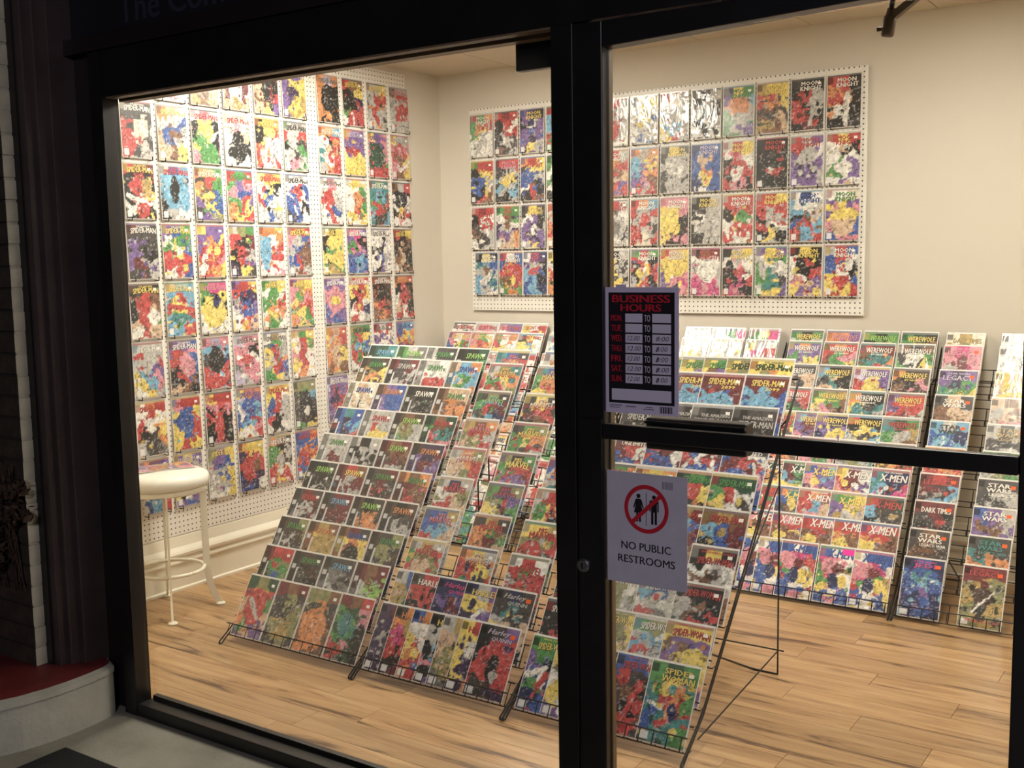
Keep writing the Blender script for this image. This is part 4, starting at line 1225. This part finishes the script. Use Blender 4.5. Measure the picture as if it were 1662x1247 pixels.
for r, toks in enumerate([['wwlwlwnwl.w.NO', 'wnPwNwPwn.w.NO', 'nyPNnPwpn.w.NO'], ['wwlwylwlw.w.NO', 'wlwwlwywl.r.NO', 'ylwrPrslewlw.r.NO']]):  # near-white art paints in the glare on this rack's bags
    fill(tE, thE, r, toks, XE, 'SE', 'back rack behind hours sign', 'comics on the back rack behind the hours sign', 'corner', ['-'], wrink=(0, 1, 2))

# rack F: back row, full of comics
tF, thF = rack(-2.015, -1.258, 5.505, .080, 1.150, .1112, 'black wire rack packed with bright comics below the pegboard end', 5.555, 1.206, thR)
gF = 'comics on the packed back rack'
nF = 'packed back rack'
X4 = [-2.002, -1.812, -1.622, -1.437]
X4b = [-1.994, -1.810, -1.626, -1.440]
X5 = [-2.000, -1.870, -1.760, -1.605, -1.440]
F = [(['nknlkl.y', 'oovivo.p', 'nknkny.G', 'nNkuku.y'], X4, 'WW'),
     (['vovnvvtvy.w', 'rorrnpuny.w', 'rRRutonrt.w', 'uKuKwnnKy.w'], X4b, 'WW'),
     (['YKKuKfuKf.w', 'skUKtkfuf.y', 'ivvryvryr.w', 'oUUUkpurU.y'], X4b, 'WW'),
     (['orrrKrtnt.w', 'neYynufpu.y', 'oKkyKtttl.w', 'vrrrrruRl.y'], X4b, 'WW'),
     (['oYonrnyKn.r', 'svvvRfpvu.y', 'vBBvyvBvy.y', 'rkkkyklKs.y', 'tNnnlYylu.r'], X5, 'WW'),
     (['rororubou.w', 'RruuRrpnl.w', 'lyltelget.k', 'nnyuyuyor.R'], X4b, 'WW'),
     (['RNRyoyyoy.w', 'RNNsnyyUy.w', 'bvspyvVpv.y', 'yRlrRwpov.w', 'tBBsBrwkP.w'], X5, 'XM'),
     (['nrrwrwnrp.r', 'otobyuKut.y', 'rorrsulpf.w', 'nnyvyfYll.y', 'rUNsKKklYwny.r'], X5, 'XM'),
     (['prrourUurybo.w', 'rprurruyubyr.w', 'rrpuruouRbyr.w', 'rrryurourRbu.w', 'rproruyuRbur.w'], [-1.998, -1.860, -1.712, -1.562, -1.438], 'X2'),
     (['bwbpPwnrYbwybpb.b', 'wbwpPwnrybwYbpb.b', 'bwbpPrnwYbwybpw.b', 'bwwPpwnrYybwbpb.b', 'wbbpPwrnYbwybwb.b'], [-1.998, -1.896, -1.782, -1.600, -1.440], 'X2')]
for r, (toks, xs, key) in enumerate(F):
    fill(tF, thF, r, toks, xs, key, nF, gF, 'corner', '-' if r < 9 else ['-', '-', '-', 'p', '-'], overlap=len(toks) > 4, wrink=(3,) if r == 1 else ())

# rack G: sparse rack by the jamb
tG, thG = rack(-1.232, -.530, 5.505, .080, 1.150, .1112, 'half empty black wire rack next to the door jamb', 5.555, 1.206, thR)
gG = 'comics on the half empty back rack'
nG = 'half empty rack'
XG = [-1.224, -.976]
G = [['cYcYecfYf.Y.DT', 'wlwlwlwlw.r.NO'], ['pPppRplPp.p.LG', 'wwlwlwlwl.w.NO'], ['vVvnVntny.i.LG', 'yfyfywfyf.y.NO'], ['KfKuffufu.w.ST', 'fuflfufpf.f.NO'],  # second column's top two white covers have bag glare painted in
     ['slsbtBsbs.K.ST', 'lKlKkKKlK.Y.SL'], ['oYorororoy.w.LG', 'nNnenelen.w.LG'], ['RrRRKsKsl.r.LG', 'KKKKlllKl.w.SL'], ['RRRKRkkrK.w.DT', 'bvlvulbfv.w.ST'],
     ['KuKuUKKuU.w.LW', 'KNKtoKoKo.t.LW'], ['BbBbtbbsbBvBBbB.P.JD', 'RRReYeYkeeKYeYe.r.LF']]
for r, toks in enumerate(G):
    fill(tG, thG, r, toks, XG, 'LG', nG, gG, 'box', ['o'] if r else ['-'], wrink=(1,) if r in (0, 1, 2) else ())

# comic lying on the stool
cm = comic('ovpfovpofvpofvp.o', 'NO', (-4.10, 3.115, .6640), (-math.pi / 2 + .0, 0, math.radians(118)), 'lying flat on the white stool seat', 'comic on the stool', None, sticker=None)
cm.location = (-4.185, 3.06, .6642)
cm.rotation_euler = (-math.pi / 2, 0, math.radians(-22))
